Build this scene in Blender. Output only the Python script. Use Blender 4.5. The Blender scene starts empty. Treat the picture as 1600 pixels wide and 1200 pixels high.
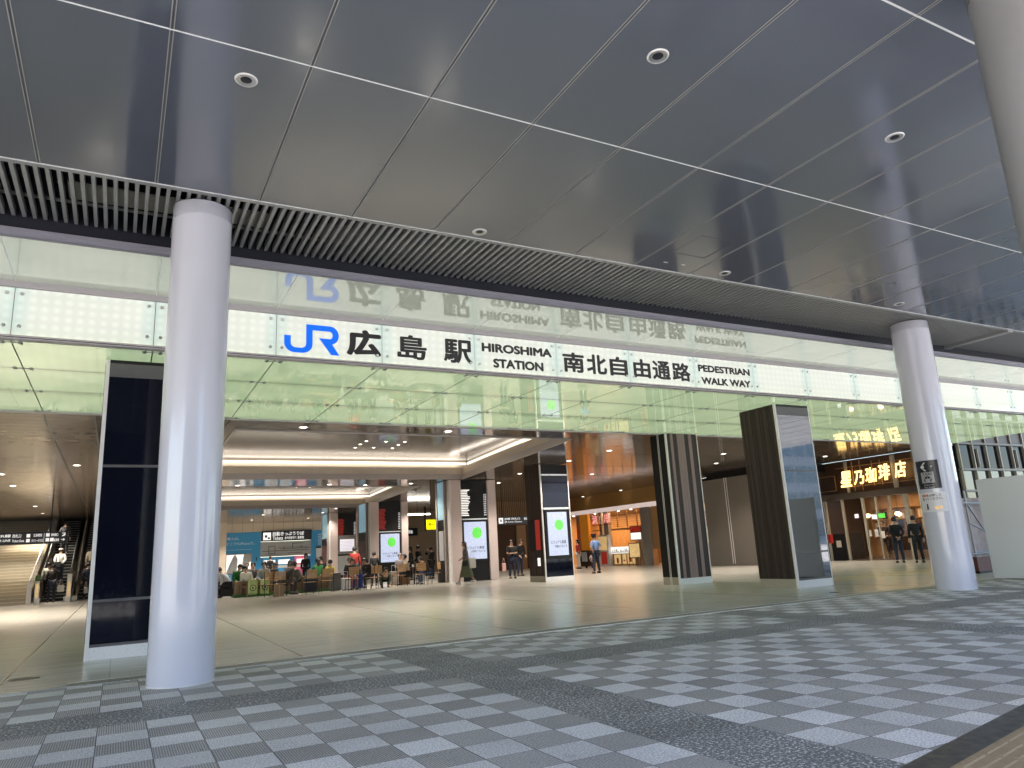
import bpy, math, random
from mathutils import Vector, Matrix
random.seed(7)
R = math.radians
sc = bpy.context.scene
col = sc.collection

# ------------------------------------------------------------------ camera
cam_d = bpy.data.cameras.new('camera'); cam = bpy.data.objects.new('camera', cam_d); col.objects.link(cam)
r_ = Vector((0.88231110, -0.46781336, -0.05174726)); u_ = Vector((-0.06080022, -0.22230846, 0.97307876)); f_ = Vector((0.46672310, 0.85541195, 0.22458838))
M = Matrix.Identity(4)
for i in range(3):
    M[i][0] = r_[i]; M[i][1] = u_[i]; M[i][2] = -f_[i]
M[2][3] = 1.22
cam.matrix_world = M
cam_d.sensor_width = 36; cam_d.lens = 1129.556 / 1600 * 36; cam_d.clip_end = 2000; cam_d.clip_start = .05
sc.camera = cam
# ------------------------------------------------------------------ world, sun, exposure
SUN_EL, SUN_AZ = 50, 232          # sun behind the camera, to its left; azimuth measured clockwise from +Y
w = bpy.data.worlds.new('World'); sc.world = w; w.use_nodes = True
nt = w.node_tree; bg = nt.nodes['Background']
sky = nt.nodes.new('ShaderNodeTexSky'); sky.sky_type = 'NISHITA'; sky.sun_disc = False
sky.sun_elevation = R(SUN_EL); sky.sun_rotation = R(SUN_AZ)
nt.links.new(sky.outputs[0], bg.inputs[0]); bg.inputs[1].default_value = 0.15
sd = bpy.data.lights.new('sun', 'SUN'); sd.energy = 5.0; sd.angle = R(.5); sd.color = (1, .96, .9)
so = bpy.data.objects.new('sun', sd); col.objects.link(so)
az, el = R(SUN_AZ), R(SUN_EL)
dirv = Vector((math.sin(az) * math.cos(el), math.cos(az) * math.cos(el), math.sin(el)))
so.rotation_euler = dirv.to_track_quat('Z', 'Y').to_euler(); so.location = (0, -10, 30)
sc.view_settings.view_transform = 'Standard'; sc.view_settings.look = 'None'
sc.view_settings.exposure = 2.1; sc.view_settings.gamma = 1
sc.render.engine = 'CYCLES'

# ------------------------------------------------------------------ node / material helpers
EM = .25          # brightness of every lit surface relative to its first estimate
class NT:
    def __init__(s, name):
        s.m = bpy.data.materials.new(name); s.m.use_nodes = True; s.t = s.m.node_tree
        s.b = s.t.nodes['Principled BSDF']; s.co = None
    def n(s, typ, **kw):
        n = s.t.nodes.new(typ)
        for k, v in kw.items(): setattr(n, k, v)
        return n
    def set(s, sock, v):
        if hasattr(v, 'links') or isinstance(v, bpy.types.NodeSocket): s.t.links.new(v, sock)
        else: sock.default_value = v
    def math(s, op, a, b=0.0, c=None):
        n = s.n('ShaderNodeMath', operation=op); s.set(n.inputs[0], a); s.set(n.inputs[1], b)
        if c is not None: s.set(n.inputs[2], c)
        return n.outputs[0]
    def obj(s):
        if s.co is None: s.co = s.n('ShaderNodeTexCoord').outputs['Object']
        return s.co
    def xyz(s):
        n = s.n('ShaderNodeSeparateXYZ'); s.t.links.new(s.obj(), n.inputs[0]); return n.outputs
    def noise(s, scale, detail=3, rough=.5, vec=None):
        n = s.n('ShaderNodeTexNoise'); n.inputs['Scale'].default_value = scale; n.inputs['Detail'].default_value = detail
        n.inputs['Roughness'].default_value = rough; s.t.links.new(vec or s.obj(), n.inputs['Vector']); return n.outputs['Fac']
    def ramp(s, f, lo, hi, a, b):
        n = s.n('ShaderNodeMapRange'); s.set(n.inputs[0], f)
        for i, v in enumerate((lo, hi, a, b)): n.inputs[i + 1].default_value = v
        return n.outputs[0]
    def mix(s, f, a, b, blend='MIX'):
        n = s.n('ShaderNodeMix', data_type='RGBA', blend_type=blend); s.set(n.inputs[0], f)
        s.set(n.inputs[6], a if not isinstance(a, tuple) else (*a[:3], 1)); s.set(n.inputs[7], b if not isinstance(b, tuple) else (*b[:3], 1))
        return n.outputs[2]
    def between(s, v, lo, hi):
        return s.math('MULTIPLY', s.math('GREATER_THAN', v, lo), s.math('LESS_THAN', v, hi))
    def bump(s, h, strength=.2, dist=.01):
        n = s.n('ShaderNodeBump'); n.inputs['Strength'].default_value = strength; n.inputs['Distance'].default_value = dist
        s.set(n.inputs['Height'], h); s.t.links.new(n.outputs[0], s.b.inputs['Normal']); return n
    def base(s, c): s.set(s.b.inputs['Base Color'], (*c, 1) if isinstance(c, tuple) and len(c) == 3 else c)
    def rough(s, v): s.set(s.b.inputs['Roughness'], v)

def mat(name, c, rough=.5, metal=0, var=.12, vs=6, emit=None, es=0, bump=0, bs=40, ior=None, coat=0):
    k = NT(name)
    f = k.noise(vs, 4)
    k.base(k.mix(f, tuple(x * (1 - var) for x in c), tuple(min(1, x * (1 + var)) for x in c)))
    k.rough(k.ramp(k.noise(vs * 2.3, 3), .3, .7, max(0, rough - .05), min(1, rough + .07)))
    k.b.inputs['Metallic'].default_value = metal
    if ior: k.b.inputs['IOR'].default_value = ior
    if coat: k.b.inputs['Coat Weight'].default_value = coat; k.b.inputs['Coat Roughness'].default_value = .03
    if emit:
        k.b.inputs['Emission Color'].default_value = (*emit, 1); k.b.inputs['Emission Strength'].default_value = es * EM
    if bump: k.bump(k.noise(bs, 4), bump)
    return k.m

# --- paving of the forecourt
TX, TY, PX, PY = .29, 6.12, .35, .36
def paving():
    k = NT('paving'); x, y, z = k.xyz()
    fx = k.math('DIVIDE', k.math('SUBTRACT', x, TX), PX); fy = k.math('DIVIDE', k.math('SUBTRACT', y, TY), PY)
    ix = k.math('FLOOR', fx); iy = k.math('FLOOR', fy)
    par = k.math('FLOORED_MODULO', k.math('ADD', ix, iy), 2)          # 1 = grooved dark slab
    # granite bands, two slabs wide, every 17 slabs
    bx = k.math('LESS_THAN', k.math('FLOORED_MODULO', k.math('SUBTRACT', ix, 8), 17), 1.5)
    by = k.math('LESS_THAN', k.math('FLOORED_MODULO', k.math('SUBTRACT', iy, 3), 17), 1.5)
    band = k.math('MAXIMUM', bx, by)
    sp = k.noise(75, 2, .75); sp2 = k.noise(48, 3, .7); big = k.noise(.9, 4, .6)
    vor = k.n('ShaderNodeTexWhiteNoise', noise_dimensions='2D'); cmb = k.n('ShaderNodeCombineXYZ'); k.set(cmb.inputs[0], ix); k.set(cmb.inputs[1], iy)
    k.t.links.new(cmb.outputs[0], vor.inputs[0]); tv = k.ramp(vor.outputs[0], 0, 1, .88, 1.12)
    light = k.mix(k.ramp(sp, .38, .62, 0, 1), (.42, .41, .405), (.92, .90, .88))
    dark = k.mix(k.ramp(sp, .38, .62, 0, 1), (.31, .295, .28), (.64, .61, .575))
    gr = k.math('SINE', k.math('MULTIPLY', x, 2 * math.pi / .0165))
    groove = k.math('MULTIPLY', k.math('GREATER_THAN', gr, .25), par)
    dark = k.mix(k.math('MULTIPLY', groove, .55), dark, (.04, .04, .04))
    tile = k.mix(par, light, dark)
    gran = k.mix(k.ramp(sp2, .52, .62, 0, 1), (.15, .148, .145), (.88, .86, .85))
    gran = k.mix(k.ramp(sp, .3, .45, 1, 0), gran, (.07, .07, .07))
    c = k.mix(band, tile, gran)
    # joints
    jx = k.math('LESS_THAN', k.math('ABSOLUTE', k.math('SUBTRACT', k.math('FRACT', fx), .5)), .4915)
    jy = k.math('LESS_THAN', k.math('ABSOLUTE', k.math('SUBTRACT', k.math('FRACT', fy), .5)), .493)
    j = k.math('MAXIMUM', k.math('MULTIPLY', jx, jy), band)
    c = k.mix(j, (.07, .07, .07), c)
    c = k.mix(1.0, c, k.mix(k.ramp(big, .3, .7, 0, 1), (.82, .82, .83), (1.05, 1.04, 1.02)), 'MULTIPLY')
    v = k.n('ShaderNodeVectorMath', operation='SCALE'); k.set(v.inputs[0], c); k.set(v.inputs['Scale'], tv)
    vg = k.n('ShaderNodeTexVoronoi'); vg.inputs['Scale'].default_value = 1.9; k.t.links.new(k.obj(), vg.inputs[0])
    gum = k.ramp(vg.outputs[0], .028, .036, .45, 1)
    stain = k.ramp(k.noise(3.1, 5, .65), .62, .74, 1, .7)
    v2 = k.n('ShaderNodeVectorMath', operation='SCALE'); k.set(v2.inputs[0], v.outputs[0]); k.set(v2.inputs['Scale'], k.math('MULTIPLY', stain, gum))
    k.base(v2.outputs[0]); k.rough(k.ramp(sp, .3, .7, .5, .75))
    h = k.math('SUBTRACT', k.math('MULTIPLY', sp, .25), groove)
    k.bump(k.math('MULTIPLY', h, j), .5, .003)
    return k.m
M_pav = paving()

def floor_mat():
    k = NT('polished_floor'); x, y, z = k.xyz()
    fx = k.math('DIVIDE', k.math('SUBTRACT', x, -1.12), 1.12); fy = k.math('DIVIDE', k.math('SUBTRACT', y, 10.24), .6)
    jx = k.math('GREATER_THAN', k.math('ABSOLUTE', k.math('SUBTRACT', k.math('FRACT', fx), .5)), .4945)
    fx3 = k.math('DIVIDE', k.math('SUBTRACT', x, -1.12), 3.36)
    j3 = k.math('GREATER_THAN', k.math('ABSOLUTE', k.math('SUBTRACT', k.math('FRACT', fx3), .5)), .4965)
    jy = k.math('GREATER_THAN', k.math('ABSOLUTE', k.math('SUBTRACT', k.math('FRACT', fy), .5)), .494)
    cmb = k.n('ShaderNodeCombineXYZ'); k.set(cmb.inputs[0], k.math('FLOOR', fx)); k.set(cmb.inputs[1], k.math('FLOOR', fy))
    wn = k.n('ShaderNodeTexWhiteNoise', noise_dimensions='2D'); k.t.links.new(cmb.outputs[0], wn.inputs[0])
    mp = k.n('ShaderNodeMapping'); k.t.links.new(k.obj(), mp.inputs[0]); mp.inputs['Scale'].default_value = (.6, 4, 1)
    st = k.noise(1.6, 5, .6, mp.outputs[0])
    c = k.mix(k.ramp(st, .3, .7, 0, 1), (.50, .48, .42), (.63, .61, .54))
    c = k.mix(k.math('MULTIPLY', k.math('MAXIMUM', jx, jy), .35), c, (.16, .15, .13))
    c = k.mix(k.math('MULTIPLY', j3, .8), c, (.05, .05, .045))
    k.base(c); k.rough(.23)
    return k.m
M_floor = floor_mat()

def ceiling_mat(name, c, r0, r1, tint=None, ior=1.5, sy=1.0, lines=None):
    k = NT(name); x, y, z = k.xyz()
    cmb = k.n('ShaderNodeCombineXYZ'); k.set(cmb.inputs[0], k.math('FLOOR', k.math('DIVIDE', k.math('SUBTRACT', x, .13), 1.163))); k.set(cmb.inputs[1], k.math('FLOOR', k.math('DIVIDE', k.math('SUBTRACT', y, 5.88), 2.83)))
    wn = k.n('ShaderNodeTexWhiteNoise', noise_dimensions='2D'); k.t.links.new(cmb.outputs[0], wn.inputs[0])
    a = k.mix(wn.outputs[0], tuple(v * .96 for v in c), tuple(v * 1.05 for v in c))
    if lines:
        l = k.math('GREATER_THAN', k.math('FRACT', k.math('DIVIDE', y, lines)), .96)
        a = k.mix(k.math('MULTIPLY', l, .35), a, tuple(v * .3 for v in c))
    k.base(a); k.rough(k.ramp(k.noise(2.5, 4), .3, .7, r0, r1)); k.b.inputs['IOR'].default_value = ior
    k.bump(k.noise(.9, 2), .10, .05)
    return k.m
M_canopy = ceiling_mat('grey_panel', (.11, .12, .15), .06, .15, ior=2.1)
M_intc = ceiling_mat('brown_gloss_panel', (.13, .105, .085), .07, .15, ior=1.75)
M_plank = ceiling_mat('beige_plank_ceiling', (.27, .22, .18), .12, .2, lines=.42)

def sign_glass():
    k = NT('backlit_sign_glass'); x, y, z = k.xyz()
    dx = k.math('ABSOLUTE', k.math('SUBTRACT', k.math('FRACT', k.math('DIVIDE', k.math('ADD', x, .9), .15)), .5))
    dz = k.math('ABSOLUTE', k.math('SUBTRACT', k.math('FRACT', k.math('DIVIDE', z, .13)), .5))
    d = k.math('SQRT', k.math('ADD', k.math('MULTIPLY', dx, dx), k.math('MULTIPLY', dz, dz)))
    dot = k.ramp(d, .06, .45, 1, 0)
    ex = k.ramp(k.math('ABSOLUTE', x), .72, .9, 1, .86)
    s = k.math('MULTIPLY', k.math('ADD', k.math('MULTIPLY', dot, .032), k.ramp(k.noise(1.3, 2), .3, .7, .145, .165)), ex)
    c = k.mix(k.ramp(k.math('ABSOLUTE', x), .66, .9, 0, 1), (1, 1.0, .9), (.80, .97, .90))
    c = k.mix(k.ramp(z, -.1, -.38, 0, .5), c, (.92, 1, .76))
    k.base((.22, .25, .22)); k.rough(.12)
    k.set(k.b.inputs['Emission Color'], c); k.set(k.b.inputs['Emission Strength'], s)
    return k.m
M_sign = sign_glass()
def soffit_glass(name, ec, es, base, dark, rough=.05, ior=1.6):
    k = NT(name); x, y, z = k.xyz()
    # support battens behind the glass dim it in bands
    b = k.ramp(k.math('ABSOLUTE', y), .62, .84, 1.0, dark)
    n = k.ramp(k.noise(1.1, 4, .6), .3, .7, .86, 1.1)
    wv = k.ramp(k.math('SINE', k.math('MULTIPLY', x, 38)), -1, 1, .97, 1.03)
    k.base(base); k.rough(rough); k.b.inputs['IOR'].default_value = ior
    k.b.inputs['Emission Color'].default_value = (*ec, 1)
    k.set(k.b.inputs['Emission Strength'], k.math('MULTIPLY', k.math('MULTIPLY', k.math('MULTIPLY', b, n), wv), es * EM))
    return k.m
M_green = soffit_glass('green_backlit_glass', (.56, .71, .43), .58, (.16, .22, .13), .72, .03, 1.6)
M_milk = soffit_glass('milky_soffit_glass', (.88, .93, .75), .22, (.26, .28, .24), .8, .05, 2.3)

M_col = mat('column_paint', (.60, .595, .66), .16, var=.04, vs=1.5, coat=.4)
M_collar = mat('collar_metal', (.62, .61, .65), .3, var=.05)
M_slat = mat('slat_metal', (.30, .295, .29), .35, .1, var=.05)
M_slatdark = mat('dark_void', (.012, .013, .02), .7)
M_mesh = mat('bird_mesh', (.42, .40, .34), .6, var=.4, vs=60)
M_navy = mat('navy_beam', (.012, .013, .022), .5, var=.03, vs=1)
M_trimp = mat('pale_metal_trim', (.47, .43, .45), .45, .0, var=.04, vs=1)
M_seam = mat('seam_bead', (.62, .62, .62), .35, .2)
M_seamb = mat('seam_gap', (.07, .07, .075), .6)
M_alu = mat('brushed_aluminium', (.62, .61, .60), .3, .85, var=.08, vs=20)
M_white = mat('white_metal', (.74, .71, .70), .35, var=.05)
M_marble = mat('speckled_marble', (.72, .72, .73), .3, var=.2, vs=50)
M_beige = mat('beige_stone', (.40, .36, .29), .35, var=.12, vs=12)
M_gloss = mat('black_glass', (.004, .005, .012), .03, var=.1, ior=1.35)
M_mirr = mat('dark_mirror_glass', (.006, .008, .014), .015, var=.1, ior=2.9)
M_black = mat('black_panel', (.010, .009, .009), .45, ior=1.35)
M_brownb = mat('dark_brown_board', (.030, .017, .015), .6, var=.3, vs=30)
M_pinkb = mat('mauve_brown_board', (.24, .165, .155), .55, var=.15, vs=30)
M_cream = mat('cream_plaster', (.62, .53, .43), .5, var=.05)
M_mauve = mat('mauve_stone', (.66, .55, .53), .4, var=.14, vs=14)
M_greywall = mat('taupe_wall_panel', (.17, .15, .13), .4, var=.06, vs=2)
M_tan = mat('tan_wall_tile', (.36, .26, .16), .45, var=.18, vs=8)
M_gold = mat('gold_wood_fascia', (.34, .19, .06), .35, var=.35, vs=14)
M_wood = mat('slat_wood', (.44, .25, .11), .45, var=.3, vs=20)
M_dwood = mat('dark_wood', (.055, .028, .016), .35, var=.4, vs=18)
M_box = mat('cardboard', (.26, .17, .10), .7, var=.1)
M_grass = mat('artificial_turf', (.05, .12, .03), .8, var=.5, vs=60, bump=.5)
M_blue = mat('blue_ad_wall', (.05, .33, .66), .35, var=.05)
M_stepb = mat('beige_step', (.40, .36, .27), .4, var=.1)
M_nos = mat('step_nosing', (.62, .56, .45), .35)
M_escst = mat('escalator_step', (.02, .02, .02), .4, .5)
M_escno = mat('escalator_edge', (.35, .36, .33), .4, .4)
M_glassy = mat('balustrade_steel', (.55, .52, .48), .18, .9, var=.1)
M_yel = mat('yellow_sign_face', (.9, .85, 0), .4, emit=(.95, .9, 0), es=.8)
M_ytac = mat('yellow_tactile', (.55, .38, .03), .6)
M_tac = mat('tan_tactile_paving', (.30, .22, .13), .6, var=.25, vs=25, bump=.2)
M_dstrip = mat('dark_steel_strip', (.03, .035, .045), .4, .3, var=.3)
M_orange = mat('orange_wall', (.80, .30, .03), .4, emit=(1, .38, .03), es=.12)
M_grey = mat('grey_board', (.78, .78, .77), .5, var=.03, vs=1)
M_pipe = mat('galvanised_pipe', (.28, .28, .3), .4, .6)
M_sheet = mat('pale_pink_sheet', (.45, .38, .38), .7, var=.3, vs=5)
M_redbrown = mat('red_brown_panel', (.10, .025, .02), .5)
M_txt = mat('black_lettering', (.018, .014, .016), .4)
M_jr = mat('blue_lettering', (.0, .12, .80), .35, emit=(0, .16, .95), es=.5)
M_wtxt = mat('white_lettering', (.8, .8, .8), .4, emit=(1, 1, 1), es=.55)
M_redtxt = mat('red_lettering', (.6, .03, .02), .4)
M_bluewh = mat('pale_lettering', (.7, .8, .9), .4)
M_warmL = mat('warm_lit_lettering', (1, .7, .3), .4, emit=(1, .62, .20), es=3.0)
M_redL = mat('red_lit_lettering', (.7, .1, .08), .4, emit=(1, .25, .18), es=.6)
M_led = mat('downlight_lens', (1, 1, 1), .4, emit=(1, .93, .8), es=14)
M_cove = mat('cove_light_strip', (1, 1, 1), .4, emit=(1, .93, .80), es=1.3)
M_bulb = mat('pendant_bulb', (1, .8, .5), .4, emit=(1, .72, .35), es=9)
M_signdk = mat('dark_sign_face', (.012, .012, .02), .3)
M_scr = mat('bright_screen', (.15, .16, .2), .2, emit=(.60, .68, .90), es=.78, var=.02)
M_scrw = mat('white_screen', (.8, .8, .8), .2, emit=(.95, .9, 1), es=.5, var=.02)
def dotted():
    k = NT('patterned_light_panel'); v = k.n('ShaderNodeTexVoronoi'); v.inputs['Scale'].default_value = 9; k.t.links.new(k.obj(), v.inputs[0])
    k.base((.2, .3, .33)); c = k.mix(k.ramp(v.outputs[0], .25, .5, 0, 1), (.50, .72, .78), (.22, .42, .55)); k.set(k.b.inputs['Emission Color'], c); k.b.inputs['Emission Strength'].default_value = .11
    return k.m
M_tealscr = dotted()
M_gball = mat('green_ball_print', (.1, .6, .1), .4, emit=(.12, .55, .05), es=.7)
M_lav = mat('lavender_print', (.4, .4, .6), .4, emit=(.35, .36, .6), es=.5)
M_map = mat('grey_route_map', (.36, .37, .38), .5)
M_pinkm = mat('pink_machine', (.75, .12, .25), .4, emit=(1, .2, .35), es=.3)
M_bright = mat('lit_white_panel', (.8, .8, .8), .4, emit=(1, .95, .88), es=.9)
M_warmw = mat('warm_interior_wall', (.55, .33, .16), .5, var=.3, vs=4)
M_redp = mat('red_poster', (.35, .03, .02), .4, emit=(.6, .03, .02), es=.25, var=.3, vs=12)
M_foody = mat('food_photo_poster', (.7, .5, .25), .4, emit=(.9, .6, .25), es=.45, var=.5, vs=9)
M_skin = mat('skin', (.50, .31, .22), .55, var=.05)
M_hair = mat('black_hair', (.012, .010, .009), .45)
M_hairg = mat('grey_hair', (.22, .20, .19), .5)
M_hairb = mat('brown_hair', (.06, .03, .02), .45)
M_far = mat('pale_building_wall', (.45, .48, .52), .6, var=.06)
M_fglass = mat('blue_window_glass', (.05, .12, .2), .05, ior=1.8)

def facade_glass():
    k = NT('facade_glass'); k.base((.02, .022, .025)); k.rough(.02); k.b.inputs['IOR'].default_value = 2.1
    k.b.inputs['Transmission Weight'].default_value = 0.0
    k.bump(k.noise(.8, 2), .05, .05); return k.m
M_fac = facade_glass()
def clear_glass():
    k = NT('clear_glass'); t = k.n('ShaderNodeBsdfTransparent'); g = k.n('ShaderNodeBsdfGlossy'); g.inputs['Roughness'].default_value = .02
    fr = k.n('ShaderNodeFresnel'); fr.inputs[0].default_value = 1.45
    mx = k.n('ShaderNodeMixShader'); k.t.links.new(fr.outputs[0], mx.inputs[0]); k.t.links.new(t.outputs[0], mx.inputs[1]); k.t.links.new(g.outputs[0], mx.inputs[2])
    k.t.links.new(mx.outputs[0], k.t.nodes['Material Output'].inputs[0]); return k.m
M_clear = clear_glass()

# ------------------------------------------------------------------ mesh helpers
class MB:
    def __init__(s): s.v = []; s.f = []; s.mi = []; s.sm = []
    def _add(s, vs, fs, mi=0, sm=False):
        o = len(s.v); s.v += [tuple(v) for v in vs]; s.f += [tuple(i + o for i in f) for f in fs]; s.mi += [mi] * len(fs); s.sm += [sm] * len(fs); return s
    def box(s, x0, x1, y0, y1, z0, z1, mi=0):
        return s._add([(x0, y0, z0), (x1, y0, z0), (x1, y1, z0), (x0, y1, z0), (x0, y0, z1), (x1, y0, z1), (x1, y1, z1), (x0, y1, z1)],
                      [(0, 3, 2, 1), (4, 5, 6, 7), (0, 1, 5, 4), (1, 2, 6, 5), (2, 3, 7, 6), (3, 0, 4, 7)], mi)
    def quad(s, a, b, c, d, mi=0): return s._add([a, b, c, d], [(0, 1, 2, 3)], mi)
    def prism(s, poly, z0, z1, mi=0):
        n = len(poly); return s._add([(x, y, z0) for x, y in poly] + [(x, y, z1) for x, y in poly],
            [tuple(range(n))[::-1], tuple(range(n, 2 * n))] + [(i, (i + 1) % n, n + (i + 1) % n, n + i) for i in range(n)], mi)
    def rprism(s, M4, poly, t, mi=0):
        n = len(poly); vs = [M4 @ Vector((x, y, 0)) for x, y in poly] + [M4 @ Vector((x, y, t)) for x, y in poly]
        return s._add(vs, [tuple(range(n))[::-1], tuple(range(n, 2 * n))] + [(i, (i + 1) % n, n + (i + 1) % n, n + i) for i in range(n)], mi)
    def tube(s, a, b, r, r2=None, n=12, mi=0, caps=True):
        a = Vector(a); b = Vector(b); r2 = r if r2 is None else r2; q = (b - a).to_track_quat('Z', 'Y')
        vs = []
        for p, rr in ((a, r), (b, r2)):
            for i in range(n):
                t = 2 * math.pi * i / n; vs.append(p + q @ Vector((rr * math.cos(t), rr * math.sin(t), 0)))
        s._add(vs, [(i, (i + 1) % n, n + (i + 1) % n, n + i) for i in range(n)], mi, True)
        if caps: s._add(vs, [tuple(range(n))[::-1], tuple(range(n, 2 * n))], mi)
        return s
    def lathe(s, prof, c=(0, 0, 0), n=24, mi=0, sx=1, sy=1, wob=0):
        vs = []
        for r, z in prof:
            for i in range(n):
                t = 2 * math.pi * i / n; k = 1 + wob * math.sin(t * 7 + z * 3); vs.append((c[0] + r * k * sx * math.cos(t), c[1] + r * k * sy * math.sin(t), c[2] + z))
        fs = []
        for j in range(len(prof) - 1):
            for i in range(n): fs.append((j * n + i, j * n + (i + 1) % n, (j + 1) * n + (i + 1) % n, (j + 1) * n + i))
        return s._add(vs, fs, mi, True)
    def sphere(s, c, rx, ry, rz, n=12, m=8, mi=0, keep=None):
        vs = []; fs = []
        for j in range(m + 1):
            ph = math.pi * j / m
            for i in range(n):
                t = 2 * math.pi * i / n; vs.append((c[0] + rx * math.sin(ph) * math.cos(t), c[1] + ry * math.sin(ph) * math.sin(t), c[2] + rz * math.cos(ph)))
        for j in range(m):
            for i in range(n):
                f = (j * n + i, (j + 1) * n + i, (j + 1) * n + (i + 1) % n, j * n + (i + 1) % n)
                if keep:
                    cc = [sum(vs[q][a] for q in f) / 4 - c[a] for a in range(3)]
                    if not keep(*cc): continue
                fs.append(f)
        return s._add(vs, fs, mi, True)
    def build(s, name, mats, parent=None, loc=None, rz=0, bevel=0):
        me = bpy.data.meshes.new(name); me.from_pydata(s.v, [], s.f)
        if not isinstance(mats, (list, tuple)): mats = [mats]
        for m in mats: me.materials.append(m)
        me.polygons.foreach_set('material_index', s.mi); me.polygons.foreach_set('use_smooth', s.sm); me.update()
        o = bpy.data.objects.new(name, me); col.objects.link(o)
        if loc: o.location = loc
        o.rotation_euler[2] = rz
        if parent: o.parent = parent
        if bevel:
            b = o.modifiers.new('bevel', 'BEVEL'); b.width = bevel; b.segments = 2; b.limit_method = 'ANGLE'
        return o
def tag(o, label=None, cat=None, group=None, kind=None):
    if label: o['label'] = label
    if cat: o['category'] = cat
    if group: o['group'] = group
    if kind: o['kind'] = kind
    return o
def empty(name, loc=(0, 0, 0), rz=0):
    o = bpy.data.objects.new(name, None); o.empty_display_size = .2; col.objects.link(o); o.location = loc; o.rotation_euler = (0, 0, rz); return o
def copy_tree(o, parent=None):
    c = o.copy(); col.objects.link(c)
    if parent: c.parent = parent
    for ch in list(o.children): copy_tree(ch, c)
    return c

def text(s, x0, x1, z0, z1, mat_, parent, place, bold=.02, name='lettering', depth=.004, keep=False, shear=0, flipm=False):
    """lettering fitted to the box x0..x1, z0..z1 in the plane given by place = (origin, rot z)"""
    cu = bpy.data.curves.new('t', 'FONT'); cu.body = s; cu.size = 1; cu.offset = 0; cu.extrude = 0; cu.resolution_u = 4; cu.shear = shear
    if '\n' in s: cu.align_x = 'CENTER'; cu.space_line = 1.05
    to = bpy.data.objects.new('t', cu); col.objects.link(to)
    bpy.context.view_layer.update()
    me = bpy.data.meshes.new_from_object(to.evaluated_get(bpy.context.evaluated_depsgraph_get()))
    bpy.data.objects.remove(to); bpy.data.curves.remove(cu)
    if not len(me.vertices): return None
    xs = [v.co.x for v in me.vertices]; ys = [v.co.y for v in me.vertices]
    ax, bx, ay, by = min(xs), max(xs), min(ys), max(ys)
    kx = (x1 - x0) / max(1e-6, bx - ax); kz = (z1 - z0) / max(1e-6, by - ay)
    if keep: kx = kz = min(kx, kz)
    n0 = len(me.vertices); base = [(x0 + (v.co.x - ax) * kx, z0 + (v.co.y - ay) * kz) for v in me.vertices]; fs = [tuple(p.vertices) for p in me.polygons]
    em = (bx - ax) if len(s) == 1 else (by - ay); rb = bold * .62; nn = 1 if bold <= 0 else (9 if bold > .03 else 5)
    V = []; F = []
    for c in range(nn):
        t_ = 2 * math.pi * c / max(1, nn - 1); dx, dz = (0, 0) if c == 0 else (rb * kx * math.cos(t_), rb * kz * math.sin(t_))
        V += [(a_ + dx, -depth - c * .00025, b_ + dz) for a_, b_ in base]; F += [tuple(i + c * n0 for i in f) for f in fs]
    bpy.data.meshes.remove(me); me = bpy.data.meshes.new(name); me.from_pydata(V, [], F)
    me.materials.append(mat_)
    o = bpy.data.objects.new(name, me); col.objects.link(o)
    o.location = place[0]; o.rotation_euler = (0, 0, place[1])
    if parent: o.parent = parent
    return o
#PART2
# ================================================================== SETTING
tag(MB().quad((-60, -70, 0), (90, -70, 0), (90, 9.9, 0), (-60, 9.9, 0)).build('ground', M_pav), kind='structure')
tag(MB().box(-60, 90, 9.9, 75, -.3, .004).build('floor', M_floor), kind='structure')
t = MB().box(-60, 60, 9.885, 9.905, -.02, .010)
tag(t.build('kerb_edge', M_alu), kind='structure')
# white line set in the floor, and the darker slabs before it
wl = MB().box(-.42, 60, 10.21, 10.235, 0, .008); tag(wl.build('floor_line', M_bright if 0 else M_white), kind='structure')
tag(MB().box(-.42, 60, 9.906, 10.205, 0, .006).build('threshold_paving', mat('threshold_stone', (.27, .25, .21), .45, var=.15, vs=9)), kind='structure')
# yellow tactile path in the hall
m = MB()
m.box(15.8, 29, 14.2, 14.26, .004, .008); m.box(15.8, 29, 13.55, 13.6, .004, .008)
tag(m.build('tactile_path', M_ytac), kind='structure')
# slanting steel strip and bar tactile paving, bottom right
a = math.atan2(.365, 1.886); ux = Vector((math.cos(a), math.sin(a), 0)); uy = Vector((math.sin(a), -math.cos(a), 0)); P0 = Vector((3.71, 2.751, 0))
def sp(u, v, z): q = P0 + ux * u + uy * v; return (q.x, q.y, z)
m = MB(); m._add([sp(-3, 0, .006), sp(6, 0, .006), sp(6, .19, .006), sp(-3, .19, .006)], [(0, 3, 2, 1)])
tag(m.build('threshold_strip', M_dstrip), kind='structure')
m = MB(); m._add([sp(-3, .192, .008), sp(6, .192, .008), sp(6, .9, .008), sp(-3, .9, .008)], [(0, 3, 2, 1)])
for j in range(9):
    v = .215 + j * .075
    for i in range(26):
        u = -2.9 + i * .34 + (.0 if j % 1 == 0 else 0)
        vs = [sp(u, v, .008), sp(u + .31, v, .008), sp(u + .31, v + .036, .008), sp(u, v + .036, .008), sp(u + .01, v + .008, .014), sp(u + .30, v + .008, .014), sp(u + .30, v + .028, .014), sp(u + .01, v + .028, .014)]
        m._add(vs, [(4, 7, 6, 5), (0, 4, 5, 1), (1, 5, 6, 2), (2, 6, 7, 3), (3, 7, 4, 0)])
tag(m.build('tactile_paving', M_tac), kind='structure')
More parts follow.
